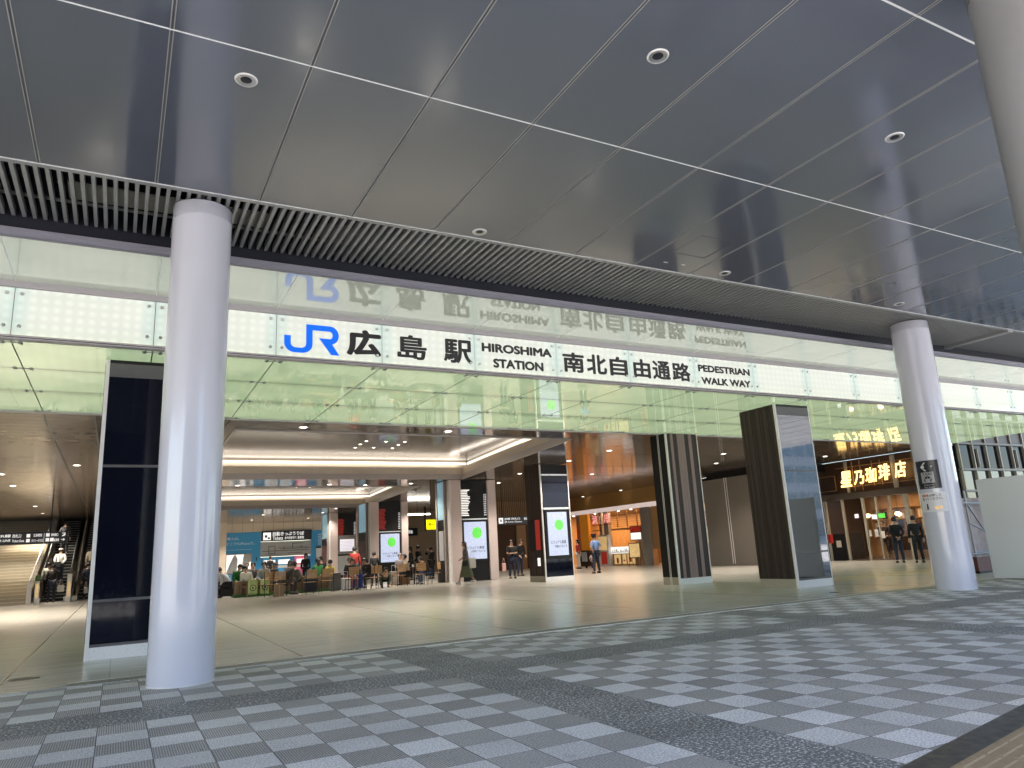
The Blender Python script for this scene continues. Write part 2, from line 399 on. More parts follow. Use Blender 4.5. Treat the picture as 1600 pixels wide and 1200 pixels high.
# ceilings
tag(MB().box(-14, 30, -1.3, 8.71, 5.64, 5.95).build('canopy_ceiling', M_canopy), kind='structure')
m = MB()
for k in range(-11, 32):
    X = -1.03 + 1.163 * k
    if X > 29.8: break
    m.box(X - .019, X - .010, -1.3, 8.71, 5.6365, 5.642); m.box(X + .010, X + .019, -1.3, 8.71, 5.6365, 5.642)
    m.box(X - .010, X + .010, -1.3, 8.71, 5.6385, 5.642, 1)
for Y, ww in ((8.70, .010), (5.88, .0055), (3.07, .008), (.24, .006)): m.box(-14, 30, Y - ww, Y + ww, 5.6345, 5.642, 2)
tag(m.build('ceiling_seams', [mat('seam_light', (.34, .335, .33), .4), M_seamb, mat('seam_bright', (.80, .80, .80), .3)]), kind='structure')
# hall ceiling around two recesses
QC1 = [(2.35, 18.6), (12.1, 18.6), (13.4, 29.65), (2.35, 29.65)]; QC2 = [(2.35, 32.9), (12.55, 32.9), (13.9, 46.1), (2.35, 46.1)]
Z = 4.48; m = MB()
def cq(pts, mi=0, z=Z): m._add([(x, y, z) for x, y in pts] + [(x, y, z + .1) for x, y in pts], [(3, 2, 1, 0), (4, 5, 6, 7), (0, 1, 5, 4), (1, 2, 6, 5), (2, 3, 7, 6), (3, 0, 4, 7)], mi)
cq([(-.62, 17.25), (29.4, 17.25), (29.4, 18.6), (-.62, 18.6)])
cq([(-.62, 18.6), (2.35, 18.6), (2.35, 29.65), (-.62, 29.65)]); cq([(12.1, 18.6), (29.4, 18.6), (29.4, 29.65), (13.4, 29.65)])
cq([(-.62, 29.65), (29.4, 29.65), (29.4, 32.9), (-.62, 32.9)])
cq([(-.62, 32.9), (2.35, 32.9), (2.35, 46.1), (-.62, 46.1)]); cq([(12.55, 32.9), (29.4, 32.9), (29.4, 46.1), (13.9, 46.1)])
cq([(-.62, 46.1), (29.4, 46.1), (29.4, 64), (-.62, 64)])
cq([(-16, 17.25), (-.62, 17.25), (-.62, 53.2), (-16, 53.2)], 1)
for X, ww in ((-1.55, .02), (-.62, .02)): m.box(X - ww, X + ww, 17.26, 53.1, Z - .003, Z + .01, 2)
for k in range(2, 14): m.box(-1.52 + 1.802 * k - .008, -1.52 + 1.802 * k + .008, 17.26, 18.6, Z - .002, Z + .01, 2)
for Y in (18.2, 21.5, 25, 28.4): m.box(14, 29.3, Y - .01, Y + .01, Z - .002, Z + .01, 2)
tag(m.build('hall_ceiling', [M_intc, M_plank, M_seamb]), kind='structure')

def coffer(pts, label, ztop=5.3):
    root = empty('ceiling_recess', (pts[0][0], pts[0][1], Z)); ox, oy = pts[0]
    P = [(x - ox, y - oy) for x, y in pts]; tag(root, label, 'ceiling recess', 'lit recesses in the hall ceiling')
    h = ztop - Z; fr = MB(); wl = MB(); li = MB(); n = 4
    for i in range(4):
        a, b = P[i], P[(i + 1) % 4]; d = Vector((b[0] - a[0], b[1] - a[1], 0)).normalized(); nn = Vector((-d.y, d.x, 0))   # inward
        A = Vector((*a, 0)); B = Vector((*b, 0))
        def wall(mb, o0, o1, z0, z1, A=A, B=B, nn=nn, d=d):
            q = [A + nn * o0 + d * o0, B + nn * o0 - d * o0, B + nn * o1 - d * o1, A + nn * o1 + d * o1]
            mb._add([(v.x, v.y, z0) for v in q] + [(v.x, v.y, z1) for v in q], [(3, 2, 1, 0), (4, 5, 6, 7), (0, 1, 5, 4), (1, 2, 6, 5), (2, 3, 7, 6), (3, 0, 4, 7)])
        wall(fr, -.02, .03, -.03, .2); wall(wl, -.12, .0, .19, .48); wall(wl, -.5, -.40, .45, h + .02)
        wall(li, -.39, -.36, h - .14, h - .06)
    fr.build('frame', mat('recess_trim', (.42, .37, .35), .35) if 'recess_trim' not in bpy.data.materials else bpy.data.materials['recess_trim'], root)
    wl.build('side_wall', M_cream, root); li.build('light_strip', M_cove, root)
    tp = MB(); e = .5; q = [(P[0][0] - e, P[0][1] - e), (P[1][0] + e, P[1][1] - e), (P[2][0] + e, P[2][1] + e), (P[3][0] - e, P[3][1] + e)]
    tp.prism(q, h, h + .05); tp.build('top_panel', mat('recess_panel', (.15, .135, .125), .16) if 'recess_panel' not in bpy.data.materials else bpy.data.materials['recess_panel'], root)
    for (x, y, sx, sy) in ((P[1][0] / 2, -.2, P[1][0], .15), (P[2][0] / 2, P[2][1] + .2, P[2][0], .15), (-.2, P[2][1] / 2, .15, P[2][1]), ((P[1][0] + P[2][0]) / 2 + .1, P[2][1] / 2, .15, P[2][1])):
        l = bpy.data.lights.new('cove_lamp', 'AREA'); l.shape = 'RECTANGLE'; l.size = sx; l.size_y = sy; l.energy = 12; l.color = (1, .89, .76)
        lo = bpy.data.objects.new('cove_lamp', l); col.objects.link(lo); lo.parent = root; lo.location = (x, y, .52); lo.rotation_euler = (math.pi, 0, 0)
    return root
coffer(QC1, 'large pale lit ceiling recess just behind the green soffit'); coffer(QC2, 'smaller looking pale lit ceiling recess farther back above the seating')

# ================================================================== CANOPY EDGE
root = empty('louvre_ceiling', (0, 8.75, 5.64)); tag(root, 'grey metal slat louvre strip running along the edge of the canopy', 'louvre')
sl = MB(); k = 0; X = -4.0
while X < 34:
    if not 17.9 < X < 18.3: sl.box(X - .021, X + .021, .03, 1.47, 0, .10)
    X += .1125
sl.build('slats', M_slat, root)
MB().box(-22, 36, -.04, .035, -.004, .3).build('edge_channel', M_slat, root)
MB().box(17.98, 18.2, -.02, 1.5, -.05, .12).build('cover_plate', M_slat, root)
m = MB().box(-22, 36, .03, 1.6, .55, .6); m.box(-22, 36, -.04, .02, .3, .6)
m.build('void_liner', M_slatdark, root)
m = MB()
for X in range(-4, 34, 3): m.box(X + .2, X + 2.5, .55, 1.0, .13, .15)
m.build('bird_mesh', M_mesh, root)
m = MB(); m.tube((-22, 1.15, .16), (36, 1.15, .16), .022); m.tube((-22, .12, .2), (36, .12, .2), .02); m.build('rail', M_slat, root)

tag(MB().box(-22, 36, 10.24, 10.5, 5.43, 6.3).build('fascia_beam', M_navy, bevel=.004), 'dark navy fascia beam between the slat louvre and the glass band', 'beam')
root = empty('upper_glass_soffit', (0, 10.17, 5.33)); tag(root, 'milky glossy glass soffit above the sign band mirroring its lettering', 'glass soffit')
m = MB(); prof = [(0, 0), (-.05, .015), (-.085, .05), (-.09, .1), (0, .1)]
vs = [(x, y, z) for x in (-22, 28.7) for y, z in prof]; n = len(prof); m._add(vs, [(i, (i + 1) % n, n + (i + 1) % n, n + i) for i in range(n)], 0, False)
m.build('lip', mat('lip_metal', (.26, .25, .29), .4, var=.03, vs=1), root)
SX = lambda k: -1.52 + 1.802 * k
pr = MB().box(-.897, .897, -.81, .81, 0, .012).build('pane', M_milk, root, loc=(SX(-3) + .901, .82, 0))
for k in range(-2, 17):
    c = pr.copy(); col.objects.link(c); c.location = (SX(k) + .901, .82, 0); c.parent = root
MB().box(-22, 28.7, 0, 1.66, .03, .1).build('backing', M_seam, root)
jb = MB().box(-.006, .006, .01, 1.63, -.001, .01).build('joint_bead', M_white, root, loc=(SX(-3), 0, 0))
for k in range(-2, 17): c = jb.copy(); col.objects.link(c); c.parent = root; c.location = (SX(k), 0, 0)

root = empty('station_sign_band', (0, 11.83, 4.48)); tag(root, 'long backlit white glass band with the station name in blue and black lettering', 'sign')
MB().box(-22, 28.7, -.03, .12, .0, .05).box(-22, 28.7, -.045, .1, .765, .855).box(-22, 28.7, .02, .5, .05, .765).build('frame', M_trimp, root, bevel=.004)
MB().box(-22, 28.7, -.033, -.03, .018, .03).build('frame_groove', M_seamb, root)
bm_ = MB(); bm_.tube((0, 0, 0), (0, -.018, 0), .026, n=14); bm_.tube((0, -.018, 0), (0, -.024, 0), .014, n=10)
def bolts(parent):
    b0 = None
    for x in (-.81, .81):
        for z in (.27, -.215):
            if b0 is None: b0 = bm_.build('bolt', M_alu, parent, loc=(x, -.006, z))
            else:
                c = b0.copy(); col.objects.link(c); c.parent = parent; c.location = (x, -.006, z)
p0 = MB().box(-.896, .896, -.006, .008, -.342, .352).build('sign_panel', M_sign, root, loc=(SX(-4) + .901, 0, .405)); bolts(p0)
for k in range(-3, 17):
    c = copy_tree(p0, root); c.location = (SX(k) + .901, 0, .405)
MB().box(-22, 28.7, .01, .015, .05, .76).build('seam_backing', mat('copper_gap', (.25, .12, .09), .5), root)
# lettering: boxes measured in metres along the band
PL = ((0, 0, -4.48), 0)
def st(s, x0, x1, z0, z1, bold=.028, m=M_txt, nm='lettering'):
    o = text(s, x0, x1, z0, z1, m, root, ((0, -.006, -4.48), 0), bold, nm, depth=.006)
for s, x0, x1, b_ in (('広', 3.28, 3.84, .08), ('島', 4.18, 4.71, .042), ('駅', 5.07, 5.62, .046)): st(s, x0, x1, 4.66, 5.09, b_)
st('HIROSHIMA', 5.85, 7.37, 4.93, 5.085, .08); st('STATION', 6.08, 7.16, 4.63, 4.79, .08)
for s, x0, x1 in (('南', 7.65, 8.13), ('北', 8.22, 8.69), ('自', 8.80, 9.22), ('由', 9.41, 9.83), ('通', 9.92, 10.38), ('路', 10.46, 10.95)): st(s, x0, x1, 4.665, 5.055, .052)
st('PEDESTRIAN', 11.22, 12.78, 4.92, 5.065, .08); st('WALK WAY', 11.28, 12.76, 4.635, 4.78, .08)
# the two-letter blue emblem, one continuous ribbon
def arc(cx, cy, r, a0, a1, n=10, ry=None):
    return [(cx + r * math.cos(R(a0 + (a1 - a0) * i / n)), cy + (ry or r) * math.sin(R(a0 + (a1 - a0) * i / n))) for i in range(n + 1)]
W = .105
J = [(0, .31), (0, .17)] + arc(.15, .17, .15, 180, 270, 8, .17)[1:] + [(.28, 0)] + arc(.30, .17, .155, 270, 360, 8, .17) + [(.455, .45), (.66, .45)] + arc(.665, .335, .055, 90, -90, 8, .06) + \
    [(.52, .275), (.545, .275), (.735, .0), (.885, .0), (.745, .19)] + arc(.76, .365, .135, -70, 90, 10, .175) + [(.35, .54), (.35, .19)] + arc(.27, .19, .08, 0, -90, 6) + arc(.185, .19, .08, 270, 180, 6) + [(.105, .31)]
# simple polygon of strokes instead of one self-touching outline
lg = MB()
def ribbon(pts):   # pts: list of (outer, inner)
    for (a, b), (c, d) in zip(pts, pts[1:]):
        lg.quad((a[0], 0, a[1]), (b[0], 0, b[1]), (d[0], 0, d[1]), (c[0], 0, c[1]))
jo = [(0, .31)] + arc(.17, .17, .17, 180, 270, 8, .17) + arc(.285, .17, .17, 270, 360, 8, .17) + [(.455, .545)]
ji = [(.105, .31)] + arc(.185, .175, .08, 180, 270, 8) + arc(.27, .175, .08, 270, 360, 8) + [(.35, .545)]
ribbon(list(zip(jo, ji)))
to_ = [(.455, .545)] + arc(.74, .37, .15, 90, -90, 14, .175) + [(.70, .195)]
ti = [(.455, .44)] + arc(.735, .37, .05, 90, -90, 14, .07) + [(.70, .30)]
ribbon(list(zip(to_, ti)))
ribbon([((.56, .30), (.56, .299)), ((.70, .30), (.70, .195)), ((.74, .30), (.74, .195))])
ribbon([((.56, .30), (.72, .30)), ((.76, .0), (.90, .0))])
nlg = len(lg.v)
for i, v in enumerate(lg.v): lg.v[i] = (2.21 + v[0] * 1.02, -.012 - (.001 if i >= nlg - 8 else 0) - (.001 if i >= nlg - 4 else 0), .13 + v[2] * .93)
lg.build('emblem', M_jr, root)

root = empty('green_glass_soffit', (0, 11.9, 4.48)); tag(root, 'pale green backlit glass soffit over the concourse entrance', 'glass soffit')
YS = [.02, 1.64, 3.34, 5.30]; protos = []
for j in range(3):
    d = YS[j + 1] - YS[j]
    pr = MB().box(-.896, .896, -d / 2 + .004, d / 2 - .004, 0, .012).build('glass_panel', M_green, root, loc=(SX(-4) + .901, (YS[j] + YS[j + 1]) / 2, 0))
    for k in range(-3, 17):
        c = pr.copy(); col.objects.link(c); c.parent = root; c.location = (SX(k) + .901, (YS[j] + YS[j + 1]) / 2, 0)
MB().box(-22, 28.7, -.02, 5.33, .03, .1).build('backing', M_slatdark, root)
MB().box(-22, 28.7, 5.31, 5.37, -.03, .1).build('back_trim', M_trimp, root)
m = MB()
for k in range(-4, 17): m.box(SX(k) - .009, SX(k) + .009, .02, 5.3, -.0015, .011)
for Y in YS[1:3]: m.box(-22, 28.7, Y - .007, Y + .007, -.001, .010)
m.build('joint_seal', M_seamb, root)
cl = MB()
for dx in (-.11, .11):
    for dy in (-.035, .035): cl.tube((dx, dy, 0), (dx, dy, -.014), .028, n=12)
cl.box(-.13, .13, -.008, .008, -.008, 0)
c0 = None
for k in range(-1, 16):
    for Y in (.1, 1.64, 3.34, 5.22):
        if c0 is None: c0 = cl.build('clamp', M_pipe, root, loc=(SX(k), Y, 0))
        else:
            c = c0.copy(); col.objects.link(c); c.parent = root; c.location = (SX(k), Y, 0)

# ================================================================== COLUMNS AND PILLARS
M_colg = mat('column_grey', (.27, .265, .265), .35, var=.10, vs=2.5)  # darker even grey, used on the nearest column only
def column(x, y, label, r=.345, mt=None):
    mt = mt or M_col
    root = empty('round_column', (x, y, 0)); tag(root, label, 'column', 'round white columns under the canopy')
    MB().lathe([(r, 0), (r, 5.42)], n=64).build('shaft', mt, root)
    MB().lathe([(r + .004, 5.42), (r + .004, 5.44), (r, 5.445), (r, 5.60), (r - .03, 5.62), (r * .3, 5.62), (.08, 6.1)], n=64).build('cap', mt, root)
    MB().lathe([(r + .002, 0), (r + .006, .012), (r, .016)], n=64).build('base_seal', M_seam, root)
    return root
column(.69, 9.18, 'round white column standing on the paving in front of the dark glass pillar')
CR = column(15.04, 9.24, 'round white column carrying the small taxi sign', .375)
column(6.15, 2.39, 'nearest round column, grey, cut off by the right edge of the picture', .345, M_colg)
dp = MB().tube((15.44, 9.07, 0), (15.44, 9.07, 5.5), .03); dp.build('downpipe', M_col, None); tag(bpy.data.objects['downpipe'], 'thin white downpipe against the right white column', 'pipe')

def pillar(x0, x1, y0, y1, label, front='glass', side='brown', top=4.45, cat='pillar'):
    root = empty('clad_pillar', ((x0 + x1) / 2, y0, 0)); w = (x1 - x0) / 2; d = y1 - y0; tag(root, label, cat, 'clad square pillars of the hall')
    MB().box(-w + .03, w - .03, .03, d, 0, top).build('core', M_black, root)
    t = .055
    MB().box(-w, -w + t, -.01, .05, 0, top).box(w - .03, w, -.01, .04, 0, top).build('corner_trim', M_white, root, bevel=.006)
    MB().box(-w + t, w - .03, -.004, .03, .0, .18).build('plinth', M_marble, root)
    MB().box(-w - .002, -w + .03, .05, d, .0, .22).build('side_plinth', M_beige, root)
    if side == 'brown':
        b = MB(); n = max(3, int(d / .09)); random.seed(int(x0 * 10 + y0))
        for i in range(n):
            ya = .05 + (d - .05) * i / n; yb = .05 + (d - .05) * (i + 1) / n; pr_ = .012 * (i % 3)
            b.box(-w + .0 - pr_ * .5, -w + .03, ya + .004, yb - .004, .22, top, 0 if (i * 7 + 3) % 5 < 3 else 1)
        b.build('side_boards', [M_brownb, mat('umber_board', (.045, .028, .022), .6, var=.3, vs=30) if 'umber_board' not in bpy.data.materials else bpy.data.materials['umber_board']], root)
    else:
        MB().box(-w, -w + .03, .05, d, .22, top).build('side_panel', M_black, root)
        m = MB(); m.box(-w - .006, -w, d * .45, d * .45 + .02, 0, top); m.box(-w - .006, -w, d * .45 + .05, d * .45 + .07, 0, top); m.build('side_trim', M_white, root)
    if front in ('glass', 'mirror'):
        gm = M_gloss if front == 'glass' else M_mirr
        zs = [.18, .82, 2.79, 4.20]
        for a_, b_ in zip(zs, zs[1:]): MB().box(-w + t, w - .03, -.002, .03, a_ + .02, b_ - .02).build('glass_pane', gm, root)
        m = MB()
        for z in (.2, .82, 2.79): m.box(-w + t, w - .03, -.008, .03, z - .02, z + .02)
        m.box(-w + t, w - .03, -.004, .03, 4.18, 4.40); m.build('rail', mat('dark_grey_rail', (.10, .095, .10), .35) if 'dark_grey_rail' not in bpy.data.materials else bpy.data.materials['dark_grey_rail'], root)
        MB().box(-w + t, w - .03, -.012, .02, 4.40, 4.45).build('header', M_black, root)
    elif front == 'boards':
        b = MB(); pat = [0, 1, 0, 1, 1, 1, 0, 1, 0, 0]; ws = [.1, .09, .13, .085, .085, .085, .13, .11, .12, .06]; s = sum(ws); X = -w + t; L = 2 * w - t - .03
        for p_, q in zip(pat, ws):
            e = X + L * q / s; b.box(X + .003, e - .003, 0 - .012 * p_, .03, .18, top, p_); X = e
        b.build('front_boards', [M_brownb, M_pinkb], root)
    return root, w, d
pillar(-.34, .95, 12.52, 14.2, 'dark glass fronted pillar behind the left white column')
pillar(14.22, 15.45, 12.5, 13.66, 'leaning looking brown and black glass pillar nearest to the right white column', 'mirror')
pillar(14.42, 15.68, 16.93, 17.65, 'pillar clad in mauve and brown vertical boards', 'boards', 'black')
r4, w4, d4 = pillar(14.32, 15.62, 24.4, 25.6, 'pillar with the green ball advert screen beside the food shop', 'none', 'brown')
def ad_screen(root, x0, x1, z0, z1, y, text_=True):
    """portrait advert screen of a pillar: housing, lit face, print"""
    h = MB().box(x0 - .1, x1 + .1, y - .06, y + .02, z0 - .12, z1 + .1).build('screen_housing', M_black, root, bevel=.01)
    MB().box(x0 - .13, x1 + .13, y - .07, y - .0, z1 + .1, z1 + .15).build('housing_trim', M_alu, h)
    MB().box(x0, x1, y - .064, y - .06, z0, z1).build('screen', M_scr, h)
    W_ = x1 - x0; H_ = z1 - z0; cx = x0 + W_ * .58; cz = z0 + H_ * .70
    g = MB(); g._add([(cx + W_ * .22 * math.cos(2 * math.pi * i / 28), y - .067, cz + W_ * .235 * math.sin(2 * math.pi * i / 28)) for i in range(28)], [tuple(range(28))]); g.build('green_ball', M_gball, h)
    d_ = MB(); rnd = random.Random(3)
    for i in range(46):
        a_ = x0 + W_ * rnd.uniform(.06, .94); b_ = z0 + H_ * rnd.choice([rnd.uniform(.04, .5), rnd.uniform(.86, .97)]); L = W_ * rnd.uniform(.03, .09); an = rnd.uniform(0, 3)
        c_, s_ = math.cos(an) * L, math.sin(an) * L; th = .006
        d_.quad((a_, y - .066, b_), (a_ + c_, y - .066, b_ + s_), (a_ + c_ - s_ * .18, y - .066, b_ + s_ + c_ * .18), (a_ - s_ * .18, y - .066, b_ + c_ * .18))
    for (ax_, az_, bx_, bz_) in ((.3, .86, .42, .83), (.22, .72, .3, .68), (.72, .88, .73, .81), (.86, .8, .8, .77)):
        d_.quad((x0 + W_ * ax_, y - .066, z0 + H_ * az_), (x0 + W_ * bx_, y - .066, z0 + H_ * bz_), (x0 + W_ * bx_ + .015, y - .066, z0 + H_ * bz_ + .02), (x0 + W_ * ax_ + .015, y - .066, z0 + H_ * az_ + .02))
    d_.build('doodles', M_lav, h)
    if text_:
        a1 = text('ビジュアル豊富', x0 + W_ * .12, x1 - W_ * .12, z0 + H_ * .27, z0 + H_ * .34, M_txt, h, ((0, y - .064, 0), 0), .02)
        text('内容いろいろ', x0 + W_ * .3, x1 - W_ * .08, z0 + H_ * .18, z0 + H_ * .24, M_txt, h, ((0, y - .064, 0), 0), .02)
        text('詳細はこちら', x0 + W_ * .12, x0 + W_ * .62, z0 + H_ * .05, z0 + H_ * .085, M_lav, h, ((0, y - .064, 0), 0), .02)
    return h
ad_screen(r4, -.46, .42, .96, 2.60, 0)
MB().box(-.6, .6, -.0, .03, .18, .84).build('lower_panel', M_gloss, r4)
MB().box(-.6, .6, -.002, .03, 2.78, 4.02).build('upper_glass', M_gloss, r4)
MB().box(-.65, .65, -.006, .05, 4.02, 4.08).box(-.65, .65, -.006, .05, 2.72, 2.78).build('rail', M_alu, r4)
q = MB().box(-.665, -.655, .15, 1.05, 1.16, 2.36).build('wall_poster', M_black, r4)
MB().box(-.672, -.666, .2, .55, 1.2, 2.34).build('poster_print', M_redp, q)
MB().box(-.672, -.66, .3, .5, .6, .9).build('small_notice', M_bright, r4)
# pillars with pale stone corners and screens
def stone_pillar(x0, x1, y, d, label, kind):
    root = empty('stone_pillar', ((x0 + x1) / 2, y, 0)); w = (x1 - x0) / 2; tag(root, label, 'pillar', 'pale stone pillars of the hall'); T = 4.46
    MB().box(-w, -w + .5, 0, .5, 0, T).build('stone_face', M_mauve, root, bevel=.01)
    MB().box(w - .42, w, 0, .5, 0, T).build('stone_face', M_mauve, root, bevel=.01)
    MB().box(-w - .05, -w + .0, -.02, .3, 0, T).build('steel_corner', M_white, root)
    MB().box(-w + .5, w - .42, .12, .4, 0, T).build('core', M_black, root)
    MB().box(-w - .02, w, .5, .5 + d, 0, T).build('core', M_greywall, root)
    # light and dark banded panel above
    a0, a1 = -w + .52, w - .44; m = MB(); rnd = random.Random(int(y)); c2 = M_redp if kind > 0 else M_bright
    for i in range(16):
        z = 2.86 + i * .075; m.box(a0, a0 + (a1 - a0) * .36 * rnd.uniform(.7, 1), .10, .118, z, z + .04)
    m.build('banded_panel', c2, root)
    m = MB()
    for i in range(10):
        z = 2.86 + i * .1; m.box(a1 - .13, a1 - .1, .10, .118, z, z + .05); m.box(a1 - .06, a1 - .03, .10, .118, z, z + .06)
    m.build('text_column', M_wtxt, root)
    if kind < 2: ad_screen(root, a0 + .1, a1 - .1, .95, 2.58, .12)
    else:
        h = MB().box(a0, a1, .04, .12, 1.6, 2.9).build('screen_housing', mat('grey_housing', (.2, .19, .19), .4), root); MB().box(a0 + .14, a1 - .14, .03, .04, 1.8, 2.62).build('screen', M_scrw, h)
        m = MB()
        for i in range(7): m.box(a0 + .2 + .03 * (i % 3), a1 - .25 - .07 * (i % 2), .024, .028, 1.88 + i * .1, 1.9 + i * .1)
        m.build('screen_text', M_lav, h)
        MB().box(a0, a1, .06, .12, .2, 1.5).build('lower_poster', M_map, root)
    # flank facing the seats
    sf = MB().box(-w - .1, -w - .02, .5, .5 + d, 0, 2.75).build('flank_panel', M_black, root)
    MB().box(-w - .11, -w - .1, .72, d + .28, .95, 2.25).build('flank_poster', M_map if kind < 1 else M_redbrown, sf)
    MB().box(-w - .08, -w - .02, .6, .4 + d, 2.75, 4.44).build('light_panel', M_tealscr, root)
    MB().box(-w - .13, -w - .02, .45, .58, 0, T).box(-w - .13, -w - .02, d + .42, d + .54, 0, T).build('flank_trim', mat('warm_grey_trim', (.3, .27, .25), .35) if kind == 0 else bpy.data.materials['warm_grey_trim'], root)
    return root
stone_pillar(12.95, 15.2, 30.0, .95, 'pale stone pillar with a green ball screen behind the woman in the long skirt', 0)
stone_pillar(12.98, 15.3, 42.0, 1.7, 'middle pale stone pillar with screen behind the seated crowd', 1)
stone_pillar(13.05, 15.3, 51.5, 1.7, 'farthest pale stone pillar with a landscape notice screen beside the blue ticket wall', 2)
#PART3
# ================================================================== HALL WALLS AND ROOMS
tag(MB().box(-22, 36, 10.5, 70, 6.3, 22).build('station_building', M_greywall), 'upper storeys of the station building above the entrance', 'building')
tag(MB().box(-16.3, -16, 9.95, 66, 0, 6).build('side_wall', M_greywall), 'plain taupe wall closing the left side of the hall', 'wall')
tag(MB().box(-16, 7.2, 63, 63.3, 0, 6.3).build('end_wall', M_cream), 'cream wall at the far left end of the hall', 'wall')
# wide stairs
m = MB(); n = 30
for i in range(n):
    y = 39.7 + i * .445; z = .15 * (i + 1)
    m.box(-15.9, -3.45, y, y + .46, z - .15 if i else 0, z, 0); m.box(-15.9, -3.45, y - .02, y + .05, z - .022, z + .004, 1)
tag(m.build('staircase', [M_stepb, M_nos]), 'wide beige staircase rising at the left behind the hanging direction sign', 'stairs')
m = MB().tube((-3.42, 39.6, .95), (-3.42, 53, 5.4), .03)
for i in range(12): m.tube((-3.42, 39.7 + i * 1.1, .1 + i * .37), (-3.42, 39.7 + i * 1.1, .98 + i * .37), .018)
tag(m.build('handrail', M_alu), 'steel handrail along the right side of the wide stairs', 'handrail')
def escalator(x0, x1, label):
    root = empty('escalator', ((x0 + x1) / 2, 40.6, 0)); w = (x1 - x0) / 2; tag(root, label, 'escalator', 'escalators beside the stairs')
    s = MB()
    for i in range(34):
        y = .2 + i * .40; z = .155 * max(0, i - 1) + .02
        s.box(-w + .22, w - .22, y, y + .41, z - .155, z, 0); s.box(-w + .22, w - .22, y - .004, y + .03, z - .02, z + .003, 1)
    s.build('steps', [M_escst, M_escno], root)
    for sx in (-1, 1):
        X = sx * (w - .11)
        b = MB(); b._add([(X + dx, y, z) for dx in (-.11, .11) for y, z in ((-.7, 0), (-.7, .25), (.6, .3), (13.8, 5.5), (13.8, 4.9), (.6, -.05))], [(0, 1, 2, 3, 4, 5), (11, 10, 9, 8, 7, 6), (1, 7, 8, 2), (2, 8, 9, 3), (0, 6, 7, 1)])
        b.build('skirt', M_glassy, root)
        g = MB(); g._add([(X + dx, y, z) for dx in (-.012, .012) for y, z in ((-.6, .2), (-.75, .8), (.6, 1.0), (13.8, 6.2), (13.8, 5.4), (.6, .25))], [(0, 1, 2, 3, 4, 5), (11, 10, 9, 8, 7, 6), (1, 7, 8, 2), (2, 8, 9, 3), (0, 6, 7, 1)])
        g.build('balustrade', M_glassy, root)
        h = MB(); pts = [(-.55, .3), (-.85, .55), (-.78, .85), (.6, 1.05), (13.8, 6.25)]
        for p, q in zip(pts, pts[1:]): h.tube((X, p[0], p[1]), (X, q[0], q[1]), .04)
        h.build('handrail', M_black, root)
    return root
escalator(-3.2, -1.85, 'left escalator with riders beside the wide stairs'); escalator(-1.75, -.4, 'right escalator partly hidden behind the dark glass pillar')
for i, (x, y, l) in enumerate(((-3.36, 39.3, 'shorter steel post at the foot of the stair handrail'), (-3.05, 39.1, 'steel post with a small green notice beside the left escalator'), (-1.86, 39.4, 'steel post between the two escalators'))):
    root = empty('steel_post', (x, y, 0)); tag(root, l, 'post', 'posts at the foot of the escalators')
    MB().box(-.09, .09, -.05, .05, 0, 1.25 if i != 0 else 1.0).build('upright', M_white, root, bevel=.01)
    if i: MB().box(-.05, .05, -.056, -.051, .3, .9).build('warning_label', M_foody, root)
    if i == 1: MB().box(-.1, .1, -.07, -.055, 1.0, 1.25).build('notice', M_grass, root)
tag(MB().box(-1.0, 5.85, 52, 52.3, 0, 4.48).build('partition', M_cream), 'cream partition behind the escalators', 'wall')
tag(MB().box(6.4, 7.3, 60.5, 61.4, 0, 4.48).build('wall_pier', M_cream), 'pale cream pier at the left end of the blue ticket wall', 'pier')

# ticket wall
root = empty('ticket_wall', (7.5, 62.7, 0)); tag(root, 'blue ticket office wall with advert, route map and ticket machines', 'ticket office')
MB().box(-.1, 10, 0, .3, 3.78, 4.48).build('upper_wall', M_cream, root)
MB().box(-.1, 2.68, -.03, .3, 0, 3.78).box(6.72, 10, -.03, .3, 0, 3.78).box(2.68, 6.72, -.02, .3, 0, 1.75).build('blue_cladding', M_blue, root)
sg = MB().box(2.7, 6.75, -.15, .1, 3.0, 3.82).build('ticket_sign', M_signdk, root)
sb = MB().box(2.85, 3.45, -.16, -.15, 3.1, 3.7).build('pictogram', M_bright, sg)
MB().box(2.98, 3.16, -.166, -.16, 3.3, 3.5).box(3.2, 3.38, -.166, -.16, 3.18, 3.32).build('pictogram_mark', M_txt, sb)
text('自動きっぷうりば', 3.6, 6.1, 3.42, 3.74, M_wtxt, sg, ((0, -.155, 0), 0), .035)
text('Tickets', 3.6, 4.4, 3.1, 3.36, M_wtxt, sg, ((0, -.155, 0), 0), .03); text('승차권발매기  售票機', 4.55, 6.1, 3.12, 3.34, M_wtxt, sg, ((0, -.155, 0), 0), .02)
mp = MB().box(2.7, 6.72, -.06, .1, 1.78, 2.98).build('route_map', M_map, root)
m = MB()
for (a_, b_, c_, d_) in ((2.8, 2.2, 6.5, 2.24), (3.3, 2.0, 3.34, 2.6), (3.3, 2.58, 3.8, 2.62), (3.8, 2.0, 3.84, 2.6), (3.3, 2.0, 3.8, 2.04), (4.2, 2.35, 6.6, 2.39), (5.2, 2.35, 5.24, 2.8), (5.2, 2.76, 6.1, 2.8), (4.5, 2.2, 4.54, 2.6), (5.9, 2.35, 5.94, 2.6), (4.8, 2.0, 6.0, 2.03)): m.box(a_, c_, -.068, -.062, b_, d_)
for i in range(30): x = 4.1 + i * .08; m.box(x, x + .03, -.067, -.062, 2.42 + .03 * (i % 3), 2.52)
m.build('map_lines', M_txt, mp)
ad = MB().box(.03, 2.02, -.09, 0, .6, 2.1).build('poster_frame', M_wood, root)
MB().box(.1, 1.95, -.1, -.09, .65, 2.05).build('poster', M_bright, ad)
